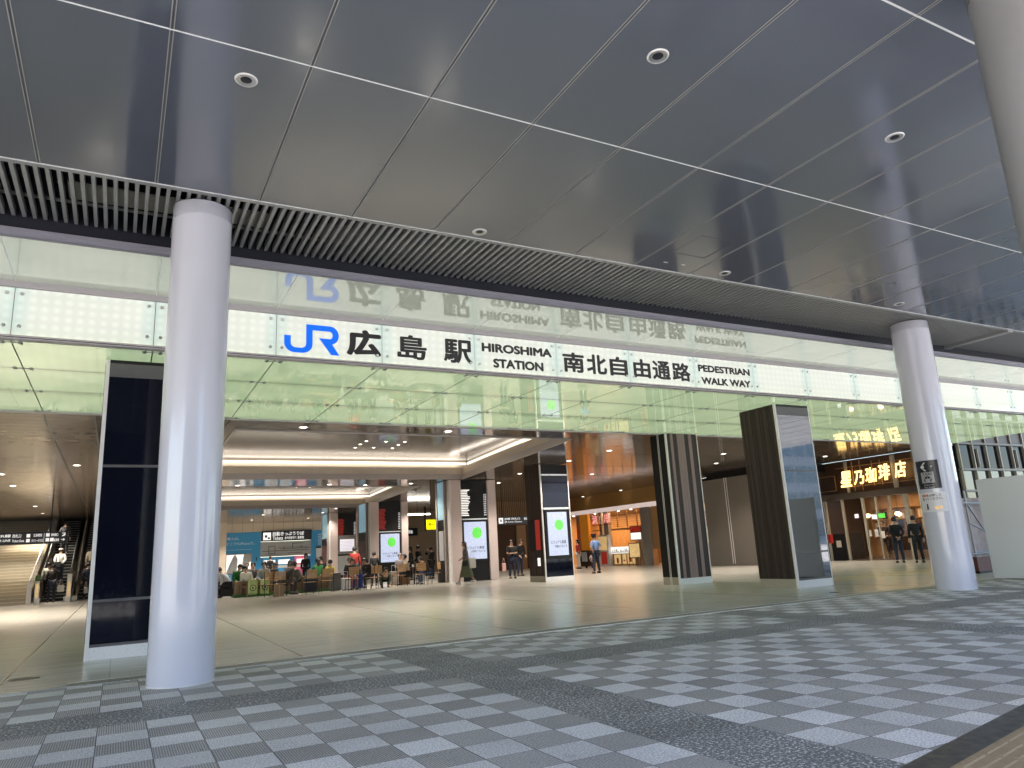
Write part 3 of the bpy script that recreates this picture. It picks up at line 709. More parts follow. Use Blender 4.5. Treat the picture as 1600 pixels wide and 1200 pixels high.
m = MB(); m._add([(x, -.105, z) for x, z in ((.1, .65), (.9, .65), (.95, 1.7), (.75, 2.05), (.6, 1.9), (.3, 1.2))], [(5, 4, 3, 2, 1, 0)]); m._add([(x, -.105, z) for x, z in ((1.35, .65), (1.7, .65), (1.72, 1.3), (1.95, 1.5), (1.95, 2.05), (1.4, 2.05), (1.3, 1.4))], [(6, 5, 4, 3, 2, 1, 0)])
m.build('poster_print', M_map, ad)
text('購入は、', .1, 1.05, 3.2, 3.42, M_bluewh, root, ((0, -.03, 0), 0), .01); text('どこでもiPhoneで。', .1, 2.2, 2.8, 3.02, M_bluewh, root, ((0, -.03, 0), 0), .01)
MB().box(.1, 2.0, -.036, -.031, 2.42, 2.44).build('rule', M_bluewh, root)
MB().box(2.35, 2.42, -.06, -.03, 1.5, 1.8).build('intercom', M_black, root)
for (x0, x1, mm, nm, l) in ((2.8, 3.9, M_blue, 'ticket_machine', None), (3.95, 5.05, M_blue, 'ticket_machine', None), (5.4, 6.2, M_pinkm, 'ticket_machine', None), (7.15, 7.85, M_grey, 'notice_board', None)):
    b = MB().box(x0, x1, -.35 if nm == 'ticket_machine' else -.08, -.04, .1, 1.72 if nm == 'ticket_machine' else 2.35).build(nm, mm, root, bevel=.01)
    if nm == 'ticket_machine': MB().box(x0 + .1, x1 - .1, -.36, -.35, 1.15, 1.5).build('screen', M_bright, b); MB().box(x0 + .1, x1 - .1, -.36, -.35, .85, 1.05).build('coin_panel', M_grey, b)
    else: MB().box(x0 - .03, x1 + .03, -.1, -.04, 2.3, 2.42).build('header', M_black, b)
m = MB()
for i in range(8): m.box(7.25 + .03 * (i % 2), 7.8 - .05 * (i % 3), -.09, -.082, .6 + i * .2, .64 + i * .2)
for i in range(6): m.box(7.3, 8.1 - .1 * (i % 2), -.038, -.031, 2.6 + i * .16, 2.65 + i * .16)
m.build('notice_text', M_bluewh, root)
m = MB()
for i in range(11): m.box(.8 * i + .45, .8 * i + .47, -.006, 0, 3.79, 4.47)
m.build('panel_joint', M_greywall, root)

# walls behind the pillars
wlt = MB().box(17.5, 25, 52, 52.3, 0, 4.48).build('tiled_wall', M_tan); tag(wlt, 'tan tiled wall with a small dark sign seen between two stone pillars', 'wall')
sgn = MB().box(18.6, 19.6, 51.8, 51.99, 2.7, 3.25).build('wall_sign', M_signdk, wlt); text('精算機', 18.7, 19.2, 2.85, 3.1, M_wtxt, sgn, ((0, 51.79, 0), 0), .02)
tag(MB().box(15.5, 17.5, 62.6, 62.9, 0, 4.48).build('far_wall', M_cream), 'cream wall beyond the farthest stone pillar', 'wall')
root = empty('yellow_exit_sign', (12.98, 33.0, 2.42)); tag(root, 'small yellow hanging sign with a black left arrow', 'sign')
MB().box(-.04, .42, -.04, .04, 0, .46).build('sign_face', M_yel, root); text('←', .04, .34, .16, .32, M_txt, root, ((0, -.042, 0), 0), .02)
MB().box(-.14, -.06, -.03, .03, -.1, 1.1).tube((.2, 0, .46), (.2, 0, 2.05), .015).build('hanger', M_black, root)
root = empty('wood_screen_wall', (18.5, 44, 0)); tag(root, 'dark slatted timber wall of a restaurant behind the two men in dark clothes', 'wall')
MB().box(0, 9, 0, .2, 0, 2.95).build('lower_boards', M_dwood, root)
m = MB()
for i in range(60): m.box(i * .15, i * .15 + .08, -.05, 0, 2.95, 4.48)
m.build('upper_slats', M_tan, root); MB().box(0, 9, 0, .1, 2.95, 4.48).build('upper_backing', M_brownb, root)
MB().box(5.2, 5.9, -.12, 0, .0, 2.9).build('lit_column', M_tan, root)
MB().box(6.6, 7.7, -.06, 0, 1.5, 2.8).build('red_mural', M_redp, root)
root = empty('direction_sign', (17.26, 34, 2.57)); tag(root, 'black hanging direction sign with a white square pictogram near the middle pillar', 'sign')
MB().box(0, 2.1, -.06, .06, 0, .4).build('sign_box', M_signdk, root, bevel=.01); MB().box(.05, .3, -.066, -.06, .06, .34).build('pictogram', M_bright, root)
MB().box(.13, .22, -.07, -.066, .14, .26).build('pictogram_mark', M_txt, root)
text('JR線 改札口', .38, 1.3, .22, .34, M_wtxt, root, ((0, -.062, 0), 0), .03); text('JR Line Gates', .38, 1.4, .07, .17, M_wtxt, root, ((0, -.062, 0), 0), .02); text('新幹線', 1.55, 1.95, .2, .34, M_wtxt, root, ((0, -.062, 0), 0), .02)
MB().tube((.3, 0, .4), (.3, 0, 1.91), .015).tube((1.8, 0, .4), (1.8, 0, 1.91), .015).build('hanger', M_black, root)
# big direction sign at the left
root = empty('direction_sign', (-5.6, 37, 2.54)); tag(root, 'long black hanging direction sign over the wide stairs', 'sign')
MB().box(0, 3.66, -.08, .08, 0, .5).build('sign_box', M_signdk, root, bevel=.01)
for s, x0, x1, z0, z1 in (('JR線', 1.2, 1.62, .28, .43), ('改札口', 1.68, 1.98, .28, .42), ('JR LINE', 1.2, 1.62, .1, .22), ('Ticket Gate', 1.68, 2.1, .1, .2), ('広島電鉄', 2.42, 2.72, .3, .42), ('タクシーのりば', 2.36, 2.76, .08, .2), ('新幹線口', 3.05, 3.3, .3, .42), ('駐車場', 3.16, 3.34, .08, .2), ('↗', 3.42, 3.56, .29, .43), ('→', 3.42, 3.56, .1, .2)):
    text(s, x0, x1, z0, z1, M_wtxt, root, ((0, -.082, 0), 0), .025)
m = MB()
for x, z in ((2.17, .28), (2.17, .08), (2.86, .29), (2.86, .09), (3.02, .09)): m.box(x, x + .13, -.086, -.081, z, z + .14)
m.box(2.79, 2.80, -.086, -.081, .05, .45); m.build('pictogram', M_wtxt, root)
MB().tube((.5, 0, .5), (.5, 0, 1.94), .02).tube((3.0, 0, .5), (3.0, 0, 1.94), .02).build('hanger', M_black, root)

# ------------------------------------------------------------------ food shop, front along X = 27.3
WR = -math.pi / 2
root = empty('food_shop', (27.3, 38, 0)); tag(root, 'brightly lit orange food shop behind the policeman', 'shop')
MB().box(0, .2, -5.2, 8, 3.6, 4.48).build('fascia', M_gold, root)
MB().box(-.03, .15, -5.2, 8, 3.34, 3.6).build('light_band', mat('pink_white_band', (.7, .6, .58), .4, emit=(1, .82, .78), es=.45), root)
MB().box(4, 4.2, -5, 8, 0, 3.4).build('back_wall', M_warmw, root)
MB().box(.1, 4, -5, 8, 3.34, 3.36).build('shop_ceiling', M_greywall, root)
MB().box(0, 4, -5.2, -4.9, 0, 3.6).box(0, 4, 8, 8.2, 0, 3.6).build('end_wall', M_warmw, root)
for d_, ya, yb in ((.35, -3.9, -3.0), (.25, .35, .8), (.2, 1.05, 1.3), (.2, 3.6, 4.0)): MB().box(0, d_, ya, yb, 0, 3.34).build('steel_pier', M_alu, root)
MB().box(0, .2, 2.6, 3.55, 0, 3.34).build('orange_panel', M_orange, root)
MB().box(0.05, .2, -4.9, -3.95, .9, 3.3).build('timber_panel', M_wood, root)
# counter with lit case
MB().box(-.05, .7, -2.3, .0, 0, .72).build('counter', M_wood, root)
c_ = MB().box(-.1, .7, -2.4, .1, .72, 1.12).build('display_case', M_bright, root)
rnd = random.Random(5); m = MB()
for i in range(26): y = -2.3 + i * .092; m.box(-.11, -.1, y, y + .05, .76, .8 + rnd.random() * .22)
m.build('goods', M_map, c_)
m = MB(); [m.box(-.07, -.05, a_, b_, .1, .66) for a_, b_ in ((-2.2, -1.5), (-1.35, -1.0), (-.8, -.15))]; m.build('counter_poster', M_foody, root)
m = MB(); [m.box(-.08, -.07, a_, b_, c1, c2) for a_, b_, c1, c2 in ((-1.9, -1.7, .2, .5), (-.6, -.4, .15, .45), (-1.25, -1.1, .25, .35))]; m.build('poster_mark', M_redtxt, root)
st_ = MB().box(-.15, .1, .3, 1.4, 0, 1.9).build('menu_stand', M_grey, root); MB().box(-.16, -.15, .4, 1.3, .95, 1.8).build('menu_print', M_foody, st_); MB().box(-.16, -.15, .5, 1.1, .1, .85).build('red_print', M_redp, st_)
b2 = MB().box(-.02, .3, -3.0, -1.9, 1.45, 2.3).build('menu_board', M_dwood, root); MB().box(-.03, -.02, -2.95, -1.95, 1.5, 1.9).build('menu_print', M_bright, b2); MB().box(-.03, -.02, -2.95, -1.95, 1.95, 2.25).build('menu_photo', M_redp, b2)
MB().box(.1, .3, -3.2, -2.2, 0, 1.4).build('timber_front', M_wood, root)
m = MB()
for j in range(7): m.box(.5, .56, -3, 1.9, 2.35 + j * .13, 2.39 + j * .13)
for j in range(6): m.box(.5, .56, -3 + j, -2.95 + j, 2.3, 3.3)
m.build('lattice_screen', M_wood, root)
MB().box(.6, 3.9, -3, 3, 2.2, 2.26).build('canopy_shelf', M_dwood, root)
MB().box(3.9, 4, -2.5, 2, 1.2, 2.1).build('back_menu', M_foody, root)
for i, (y, z) in enumerate(((-.9, 1.8), (-1.4, 1.85), (-2.1, 1.8), (-.2, 1.9))):
    MB().sphere((1.5, y, z), .06, .06, .06).build('shop_lamp', M_bulb, root)
m = MB()
for i in range(9): m.lathe([(.0, 0), (.06, 0), (.06, .02)], (-.0 + .35, -4.3 + i * 1.3, 3.31), 10)
m.build('spotlights', M_led, root)
for s, y0, w_ in (('波', 1.95, .62), ('用', .6, .55)):
    text(s, 0, w_, 2.62, 3.18, M_redL, root, ((-.12, y0, 0), WR), .03, 'shop_name')
    text(s, 0.03, w_ + .03, 2.64, 3.2, M_wtxt, root, ((-.10, y0, 0), WR), .0, 'shop_name')
MB().box(-.1, -.05, -.1, 2.0, 2.53, 2.57).build('sign_rail', M_redtxt, root)
lg2 = bpy.data.lights.new('shop_lamp', 'AREA'); lg2.shape = 'RECTANGLE'; lg2.size = 3; lg2.size_y = 11; lg2.energy = 130; lg2.color = (1, .58, .26)
lo = bpy.data.objects.new('shop_lamp', lg2); col.objects.link(lo); lo.parent = root; lo.location = (2, 1.5, 3.3)
# A-board, dark planter by shop
root = empty('menu_easel', (26.3, 34.5, 0)); tag(root, 'folding menu easel full of food photos in front of the shop counter', 'menu board'); root.rotation_euler = (0, 0, R(-60))
MB().box(-.35, .35, -.03, 0, .45, 1.3).build('board', M_redbrown, root, bevel=.01); MB().box(-.31, .31, -.036, -.031, .5, 1.26).build('menu_print', M_foody, root)
m = MB(); [m.tube((x, 0, 1.25), (x * 1.1, dy, 0), .014) for x in (-.33, .33) for dy in (-.15, .5)]; m.build('leg', M_black, root)
root = empty('shop_bin', (27.0, 40.5, 0)); tag(root, 'dark box with a blue bag beside the orange panel of the food shop', 'box')
MB().box(-.2, .2, -.5, .6, 0, 1.0).build('body', M_dwood, root, bevel=.02); MB().box(-.3, -.21, -.3, .2, .3, .9).build('bag', M_bluewh, root)

# brown-grey wall block and red menu signs beyond it
root = empty('taupe_wall', (25.5, 24.3, 0)); tag(root, 'tall taupe panelled wall between the striped pillar and the brown pillar', 'wall')
MB().box(0, 1.6, 0, 3.2, 0, 4.1).build('wall_panel', M_greywall, root); MB().box(-.02, 0, 1.55, 1.58, .1, 4.1).box(-.02, 0, 1.68, 1.71, .1, 4.1).build('trim', M_white, root)
MB().box(.2, 5, -1, 3.1, 4.1, 4.46).build('bulkhead', M_black, root)
MB().box(0, .1, -.25, -.02, 2.3, 3.95).build('copper_panel', M_trimp, root); MB().box(.3, .6, -.7, -.3, 0, 4.1).build('dark_panel', M_black, root)
root = empty('eatery_front', (27.3, 27.6, 0)); tag(root, 'dark eatery front with red and yellow menu signs right of the striped pillar', 'shop')
MB().box(.1, .3, 0, 5.0, 0, 4.46).build('front_wall', M_black, root)
for z0, z1, mm in ((2.75, 3.15, M_foody), (2.1, 2.65, M_redp), (1.1, 1.95, M_foody), (.4, 1.0, M_redp)):
    b = MB().box(0, .1, .9, 2.1, z0, z1).build('menu_sign', mm, root)
text('ラーメン', 0, .9, .55, .8, M_txt, root, ((-.0, 2.0, 0), WR), .03)
MB().box(-.1, .1, 2.2, 5, 0, 3.3).build('steel_front', M_alu, root)

# ------------------------------------------------------------------ cafe, glass front along X = 29.3
root = empty('coffee_shop', (29.3, 20.5, 0)); tag(root, 'dark timber coffee shop with glowing brush lettering above its glass front', 'shop')
MB().box(.05, .3, -3.2, 4.2, 3.0, 4.47).build('upper_boards', M_dwood, root)
MB().box(-.12, .15, -3.2, 4.2, 2.72, 3.0).build('transom_beam', mat('umber_beam', (.10, .075, .06), .4), root)
for y, ww in ((-2.6, .05), (-1.8, .03), (-1.05, .09), (-.3, .03), (.35, .03), (1.0, .05), (2.05, .05), (3.0, .07), (3.6, .12)): MB().box(-.1, .0, y - ww, y + ww, 0, 2.72).build('mullion', M_beige if ww < .1 else M_alu, root)
for y, ww in ((-.75, .09), (1.6, .05)): MB().box(-.1, .0, y - ww, y + ww, 3.0, 4.4).build('upper_mullion', M_beige, root)
m = MB(); m.box(-.0, .04, 2.3, 2.32, 3.15, 3.85); m.box(-.0, .04, 3.3, 3.32, 3.15, 3.85); m.box(0, .04, 2.3, 3.32, 3.83, 3.85); m.box(0, .04, 2.3, 3.32, 3.15, 3.17)
for y in (-2.2, -.1, .3): m.box(0, .03, y, y + .025, 3.2, 4.3)
m.box(0, .03, -3, 2, 3.25, 3.27)
for y in (-2.7, -1.6, .9, 1.3): m.box(0, .03, y, y + .02, 3.05, 4.4)
m.box(0, .03, -3.1, 2.2, 4.15, 4.17); m.build('timber_trim', M_wood, root)
MB().box(-.06, -.05, -3.1, 3.0, .05, 2.72).build('glazing', M_clear, root)
MB().box(4.2, 4.4, -3.2, 4.2, 0, 4.4).build('back_wall', M_warmw, root); MB().box(0, 4.3, -3.4, -3.2, 0, 4.4).box(0, 4.3, 4.2, 4.4, 0, 4.4).build('side_wall', M_dwood, root)
MB().box(0, 4.3, -3.2, 4.2, 2.95, 3.0).build('cafe_ceiling', M_dwood, root)
MB().box(.02, 4.2, -3.2, 4.2, .003, .02).build('cafe_floor', M_dwood, root)
sh = MB()
for z in (1.25, 1.75, 2.3): sh.box(3.8, 4.2, -3.1, 3.5, z, z + .04)
for i in range(8): sh.box(3.8, 4.2, -3.1 + i * .94, -3.06 + i * .94, .9, 2.34)
sh.build('shelving', M_wood, root)
rnd = random.Random(11); m = MB()
for z in (1.29, 1.79):
    y = -3.0
    while y < 3.4:
        w_ = rnd.uniform(.05, .13)
        if rnd.random() < .8: m.box(3.85, 4.1, y, y + w_, z, z + rnd.uniform(.22, .42), rnd.randint(0, 4))
        y += w_ + rnd.choice((.01, .02, .12))
m.build('books', [M_white, M_redbrown, M_black, M_cream, M_map], root)
MB().box(1.6, 2.2, -3, 1.2, 0, 1.0).build('counter', M_wood, root); MB().box(1.55, 1.6, -3, 1.2, .35, .95).build('counter_front', M_dwood, root)
for i, (x, y) in enumerate(((1.4, -2.6), (1.4, -1.9), (1.4, -1.3), (1.4, .4), (1.4, 1.9), (2.5, 1.1))):
    b = MB().sphere((x, y, 1.95), .12, .12, .09).build('pendant_lamp', M_bulb, root); MB().tube((x, y, 2.03), (x, y, 2.95), .006).build('cord', M_black, b)
m = MB(); [m.sphere((x, y, 2.93), .05, .05, .03) for x, y in ((.6, -2.4), (.6, -1.2), (.6, .1), (.6, 1.4), (2.4, -1.8), (2.4, .9))]; m.build('downlight', M_led, root)
for y, w_, z, h_, i in ((.35, .3, 1.75, .2, 0), (.0, .32, 1.78, .2, 2), (.45, .16, 1.0, .3, 1), (.15, .22, .92, .3, 1), (.78, .12, 1.02, .28, 1), (1.3, .2, 1.85, .18, 0)): MB().box(-.075, -.065, y, y + w_, z, z + h_).build('window_notice', [M_scrw, M_white, M_gball][i], root)
MB().box(-.08, 1.2, 2.2, 4.1, .0, 1.2).build('dark_cabinet', M_black, root); m = MB(); [m.box(-.1, -.08, 2.4 + i * .4, 2.65 + i * .4, .6 + .2 * (i % 2), .9 + .3 * (i % 2), i) for i in range(3)]; m.build('cabinet_notice', [M_cream, M_redp, M_bright], root)
for s, ya, yb, z0, z1 in (('星', 1.85, 1.28, 3.28, 3.95), ('乃', 1.15, .62, 3.32, 3.90), ('珈', .55, -.02, 3.34, 3.98), ('琲', -.1, -.66, 3.38, 4.05), ('店', -.86, -1.42, 3.42, 4.08)):
    text(s, 0, ya - yb, z0, z1, M_warmL, root, ((-.2, ya, 0), WR), .045, 'shop_lettering', shear=.15)
lg2 = bpy.data.lights.new('cafe_lamp', 'AREA'); lg2.shape = 'RECTANGLE'; lg2.size = 3; lg2.size_y = 5; lg2.energy = 36; lg2.color = (1, .66, .36)
lo = bpy.data.objects.new('cafe_lamp', lg2); col.objects.link(lo); lo.parent = root; lo.location = (2, .3, 2.9)

# glazed facade turning to the right
root = empty('glazed_facade', (29.3, 17.0, 0)); tag(root, 'tall mullioned glass facade right of the coffee shop', 'glass facade')
MB().box(0, 14, .05, .12, 0, 3.45).build('glazing', M_fac, root); MB().box(0, 14, .05, .12, 3.45, 6.3).build('upper_glazing', M_gloss, root)
m = MB()
for i in range(15): m.box(i * .95 + .1, i * .95 + .16, -.06, .06, 0, 6.3)
for i in (1, 4, 5, 7): m.box(i * .95 + .45, i * .95 + .49, -.03, .05, 3.55, 4.3)
m.build('mullion', M_beige, root)
m = MB()
for z in (4.5, 3.45, 2.6, .9): m.box(0, 14, -.08, .04, z - .04, z + .04)
m.build('transom', M_greywall, root)
MB().box(0, 14, 0, .049, 4.54, 6.3).build('upper_panel', M_dwood, root)
tag(MB().box(28.7, 29.4, 10.3, 17.29, 5.2, 6.3).build('edge_beam', M_navy), 'dark edge beam above the right end of the green glass soffit', 'beam')

# hoarding, scaffold
root = empty('hoarding', (18.0, 10.13, 0)); tag(root, 'pale grey hoarding panel standing at the right edge', 'hoarding')
MB().box(0, .06, -5.5, 0, .02, 2.3).build('panel', M_grey, root, bevel=.004); MB().box(-.003, 0, -1.4, -1.385, .02, 2.3).box(-.003, 0, -2.8, -2.785, .02, 2.3).build('joint', M_map, root)
MB().box(.06, .3, -5.4, -.2, 0, .06).build('base_rail', M_redbrown, root); 
root = empty('scaffold', (22.6, 12.6, 0)); tag(root, 'galvanised scaffold frame with a pale dust sheet behind the hoarding', 'scaffold')
m = MB()
for x in (-.9, .2, 1.3, 2.4):
    for y in (0, .8): m.tube((x, y, .15), (x, y, 2.25), .03)
for z in (.45, 1.9): m.tube((-1.2, 0, z), (2.8, 0, z), .028); m.tube((-1.2, .8, z), (2.8, .8, z), .028)
m.tube((-.9, -.03, 1.85), (.2, -.03, .5), .025); m.tube((-.9, -.03, 1.3), (1.3, -.03, .5), .025); m.tube((.2, -.03, 1.85), (1.3, -.03, .5), .025); m.tube((-.9, .77, .5), (.2, .77, 1.8), .025)
for x in (-.9, .2, 1.3): m.tube((x, 0, 0), (x, 0, .15), .05)
m.build('frame', M_pipe, root)
m = MB(); vs = []; n = 40
for i in range(n + 1):
    for z in (.3, 2.1): vs.append((.6 + 3.6 * i / n, 1.0 + .06 * math.sin(i * 1.1), z))
m._add(vs, [(2 * i, 2 * i + 2, 2 * i + 3, 2 * i + 1) for i in range(n)], 0, True); m.build('dust_sheet', M_sheet, root)
root = empty('low_barrier', (20.9, 11.6, 0)); tag(root, 'low red brown barrier board at the foot of the scaffold', 'barrier')
MB().box(-.9, 3, 0, .1, .05, .42).build('board', M_redbrown, root); MB().box(-.9, 3, -.02, .12, 0, .06).build('foot', M_black, root)

# ------------------------------------------------------------------ signs on the right column
root = empty('taxi_sign', (15.04, 9.24, 0)); tag(root, 'small black taxi direction sign wrapped on the right white column', 'sign')
def curved(name, z0, z1, a0, a1, r, mt, parent, n=12):
    m = MB(); vs = []
    for i in range(n + 1):
        t_ = R(a0 + (a1 - a0) * i / n)
        for z in (z0, z1): vs.append((r * math.cos(t_), r * math.sin(t_), z))
    m._add(vs, [(2 * i, 2 * i + 2, 2 * i + 3, 2 * i + 1) for i in range(n)], 0, True); return m.build(name, mt, parent)
def wrap(o, r, a_mid, rot=0):
    """bend a flat part of width x round the column"""
    if o is None: return
    for v in o.data.vertices:
        t_ = R(a_mid) + v.co.x / r; v.co = Vector((r * math.cos(t_), r * math.sin(t_), v.co.z))
    o.location = (0, 0, 0); o.rotation_euler = (0, 0, 0)
AM = 187; r0 = .379
curved('sign_face', 2.02, 2.60, AM - 36, AM + 36, r0, M_signdk, root)
m = MB(); m._add([(x, 0, z) for x, z in ((-.12, 2.47), (-.03, 2.56), (.005, 2.56), (-.055, 2.49), (.12, 2.49), (.12, 2.45), (-.055, 2.45), (.005, 2.38), (-.03, 2.38))], [tuple(range(9))]); wrap(m.build('arrow', M_white, root), r0 + .004, AM)
m = MB()
for i in range(8): m.box(-.13 + i * .0325, -.13 + (i + 1) * .0325, 0, .001, 2.14, 2.36)
wrap(m.build('pictogram', M_white, root), r0 + .003, AM)
m = MB(); [m.box(a_, b_, 0, .001, c1, d1) for a_, b_, c1, d1 in ((-.075, .075, 2.185, 2.225), (-.05, .05, 2.225, 2.265), (-.02, .02, 2.268, 2.28), (-.07, -.04, 2.165, 2.185), (.04, .07, 2.165, 2.185))]; wrap(m.build('taxi_mark', M_txt, root), r0 + .006, AM)
wrap(text('TAXI', -.09, .09, 2.295, 2.34, M_txt, root, ((0, 0, 0), 0), .02), r0 + .006, AM)
wrap(text('タクシー', -.1, .09, 2.075, 2.115, M_white, root, ((0, 0, 0), 0), .02), r0 + .006, AM); wrap(text('Taxi Stand', -.1, .1, 2.035, 2.062, M_white, root, ((0, 0, 0), 0), .02), r0 + .006, AM)
root = empty('push_bicycle_notice', (15.04, 9.24, 0)); tag(root, 'white notice sticker below the taxi sign on the right column', 'notice')
curved('sheet', 1.55, 1.94, AM - 42, AM + 42, r0 + .001, M_white, root)
wrap(text('自転車', -.2, -.04, 1.86, 1.91, M_redtxt, root, ((0, 0, 0), 0), .03), r0 + .005, AM); wrap(text('は押して', -.03, .2, 1.86, 1.91, M_txt, root, ((0, 0, 0), 0), .02), r0 + .005, AM)
wrap(text('通ってください。', -.2, .22, 1.79, 1.84, M_txt, root, ((0, 0, 0), 0), .02), r0 + .005, AM)
m = MB(); m.sphere((-.1, 0, 1.70), .018, .001, .02, 10, 6); m.box(-.12, -.08, 0, .001, 1.61, 1.68); m.lathe([(.03, -.0), (.036, .0)], (-.13, 0, 1.6), 12); m.box(-.17, -.06, 0, .001, 1.6, 1.606); wrap(m.build('cyclist_mark', M_txt, root), r0 + .005, AM)
m = MB(); m.box(.05, .11, 0, .001, 1.60, 1.66); m.box(.14, .19, 0, .001, 1.61, 1.66); wrap(m.build('hand_mark', M_foody, root), r0 + .005, AM)

# ------------------------------------------------------------------ lights
def canopy_light(x, y, label):
    root = empty('canopy_downlight', (x, y, 5.64)); tag(root, label, 'ceiling light', 'unlit downlights in the canopy ceiling')
    MB().lathe([(.088, -.010), (.098, -.012), (.104, -.004), (.104, 0)], n=32).build('trim_ring', M_white, root)
    MB().lathe([(.088, -.010), (.075, -.007), (.055, -.004), (.05, -.003)], n=32).build('reflector', M_alu, root)
    MB().lathe([(.052, -.0035), (.03, -.008), (.001, -.008)], n=24).build('lamp', M_navy, root)
canopy_light(.79, 6.32, 'unlit round downlight in the ceiling above the left white column')
canopy_light(4.16, 4.45, 'unlit round downlight near the top centre of the canopy ceiling')
canopy_light(7.62, 4.44, 'unlit round downlight beside the nearest column')
canopy_light(4.24, 8.49, 'unlit round downlight at the slat edge above the blue emblem')
canopy_light(8.84, 8.43, 'unlit round downlight at the slat edge beside the access panel')
canopy_light(13.53, 8.42, 'unlit round downlight just left of the top of the taxi sign column')
root = empty('access_panel', (7.7, 7.72, 5.64)); tag(root, 'thin outlined access panel in the canopy ceiling', 'hatch')
m = MB(); m.box(-.33, .33, -.33, -.325, -.003, 0); m.box(-.33, .33, .325, .33, -.003, 0); m.box(-.33, -.325, -.33, .33, -.003, 0); m.box(.325, .33, -.33, .33, -.003, 0); m.build('outline', M_seamb, root)
MB().box(-.2, -.12, .68, .7, -.006, 0).box(.15, .23, .66, .68, -.006, 0).build('latch', M_white, root)
LI = [(3.88, 18.05, 'in the dark strip before the recess, left'), (7.74, 17.96, 'in the dark strip before the recess, right'), (-1.28, 25.89, 'nearest in the left plank ceiling'), (-3.54, 31.97, 'in the left plank ceiling, left of the seam'), (-3.63, 41.59, 'in the left plank ceiling before the sign'), (-3.68, 46.44, 'farthest in the left plank ceiling'), (-3.49, 28.33, 'at the left picture edge'), (15.05, 20.7, 'left of the striped pillar top'), (22.84, 23.63, 'between the striped and brown pillars, upper'), (26.65, 27.95, 'between the striped and brown pillars, middle'), (29.0, 31.0, 'between the striped and brown pillars, lowest'), (20.63, 20.88, 'close to the left of the brown pillar'), (15.1, 23.44, 'above the advert pillar'), (15.24, 27.67, 'left of the advert pillar, higher'), (19.14, 27.83, 'above the food shop, nearest'), (26.88, 36.12, 'above the gold fascia, right'), (27.0, 40.5, 'above the gold fascia, left'), (26.58, 20.99, 'before the coffee shop lettering'), (4.25, 32.24, 'between the recesses, leftmost'), (8.03, 31.98, 'between the recesses, second'), (9.76, 32.33, 'between the recesses, third'), (11.71, 31.69, 'between the recesses, rightmost'), (15.82, 40.74, 'beside the yellow sign'), (12.24, 47.0, 'just behind the far recess'), (16.2, 31.58, 'right of the front stone pillar'), (8.56, 52.01, 'above the ticket hall, left front'), (8.71, 57.76, 'above the ticket hall, left back'), (12.37, 51.05, 'above the ticket hall, right front'), (12.72, 57.04, 'above the ticket hall, right back'), (-9, 34, 'far left of the plank ceiling'), (-8.5, 44, 'added over the wide stairs on the plank ceiling to brighten the steps'), (22, 36, 'between the shop and the direction sign')]  # the lamp over the wide stairs is added to brighten the steps
def lamp_thing(x, y, z, label, power, group, r=.085):
    root = empty('hall_downlight', (x, y, z)); tag(root, label, 'ceiling light', group)
    MB().lathe([(r, -.006), (r + .03, -.006), (r + .035, 0)], n=20).build('ring', M_white, root); MB().lathe([(r, -.004), (.001, -.004)], n=20).build('lens', M_led, root)
    if power:
        l = bpy.data.lights.new('lamp', 'SPOT'); l.energy = power; l.spot_size = R(130); l.spot_blend = .6; l.shadow_soft_size = .1; l.color = (1, .89, .77)
        lo = bpy.data.objects.new('lamp', l); col.objects.link(lo); lo.parent = root; lo.location = (0, 0, -.03)
    return root
for x, y, l in LI: lamp_thing(x, y, 4.48, 'small lit downlight ' + l, 0 if 'fascia' in l else (330 if 'plank' in l or x < 0 else (130 if 'right front' in l else 420 if 'ticket hall' in l else 165)), 'lit downlights in the hall ceiling')
for i, (x, y) in enumerate([(7.62, 26.52), (7.57, 25.69), (7.58, 24.95), (8.31, 26.43), (8.31, 24.96), (9.06, 26.47), (9.01, 25.64), (9.01, 24.91)]):
    lamp_thing(x, y, 5.3, 'tiny lit downlight, one of a cluster of eight inside the large recess', 0, 'cluster of eight lights in the large recess', .05)
for i, (x, y) in enumerate([(7.81, 41.5), (7.81, 40.8), (8.59, 41.55), (9.34, 41.6), (9.36, 40.88)]):
    lamp_thing(x, y, 5.3, 'tiny lit downlight, one of a cluster of five inside the far recess', 0, 'cluster of five lights in the far recess', .05)
root = empty('tube_light', (17.6, 46.5, 3.9)); tag(root, 'slanting white tube light above the tan tiled wall', 'ceiling light'); MB().box(-.9, .9, -.06, .06, 0, .08).build('diffuser', M_led, root); MB().tube((0, 0, .08), (0, 0, .58), .015).build('hanger', M_black, root)
root = empty('floor_cover', (-.92, 11.15, .004)); tag(root, 'round dark floor cover at the left edge of the polished floor', 'floor cover'); MB().lathe([(.001, .006), (.15, .006), (.165, .003), (.17, 0)], n=36).build('lid', M_greywall, root)
root = empty('floor_drain', (13.5, 10.93, .004)); tag(root, 'small dark floor drain in front of the brown pillar', 'floor drain'); MB().lathe([(.001, .005), (.1, .005), (.11, 0)], n=24).build('lid', M_black, root)
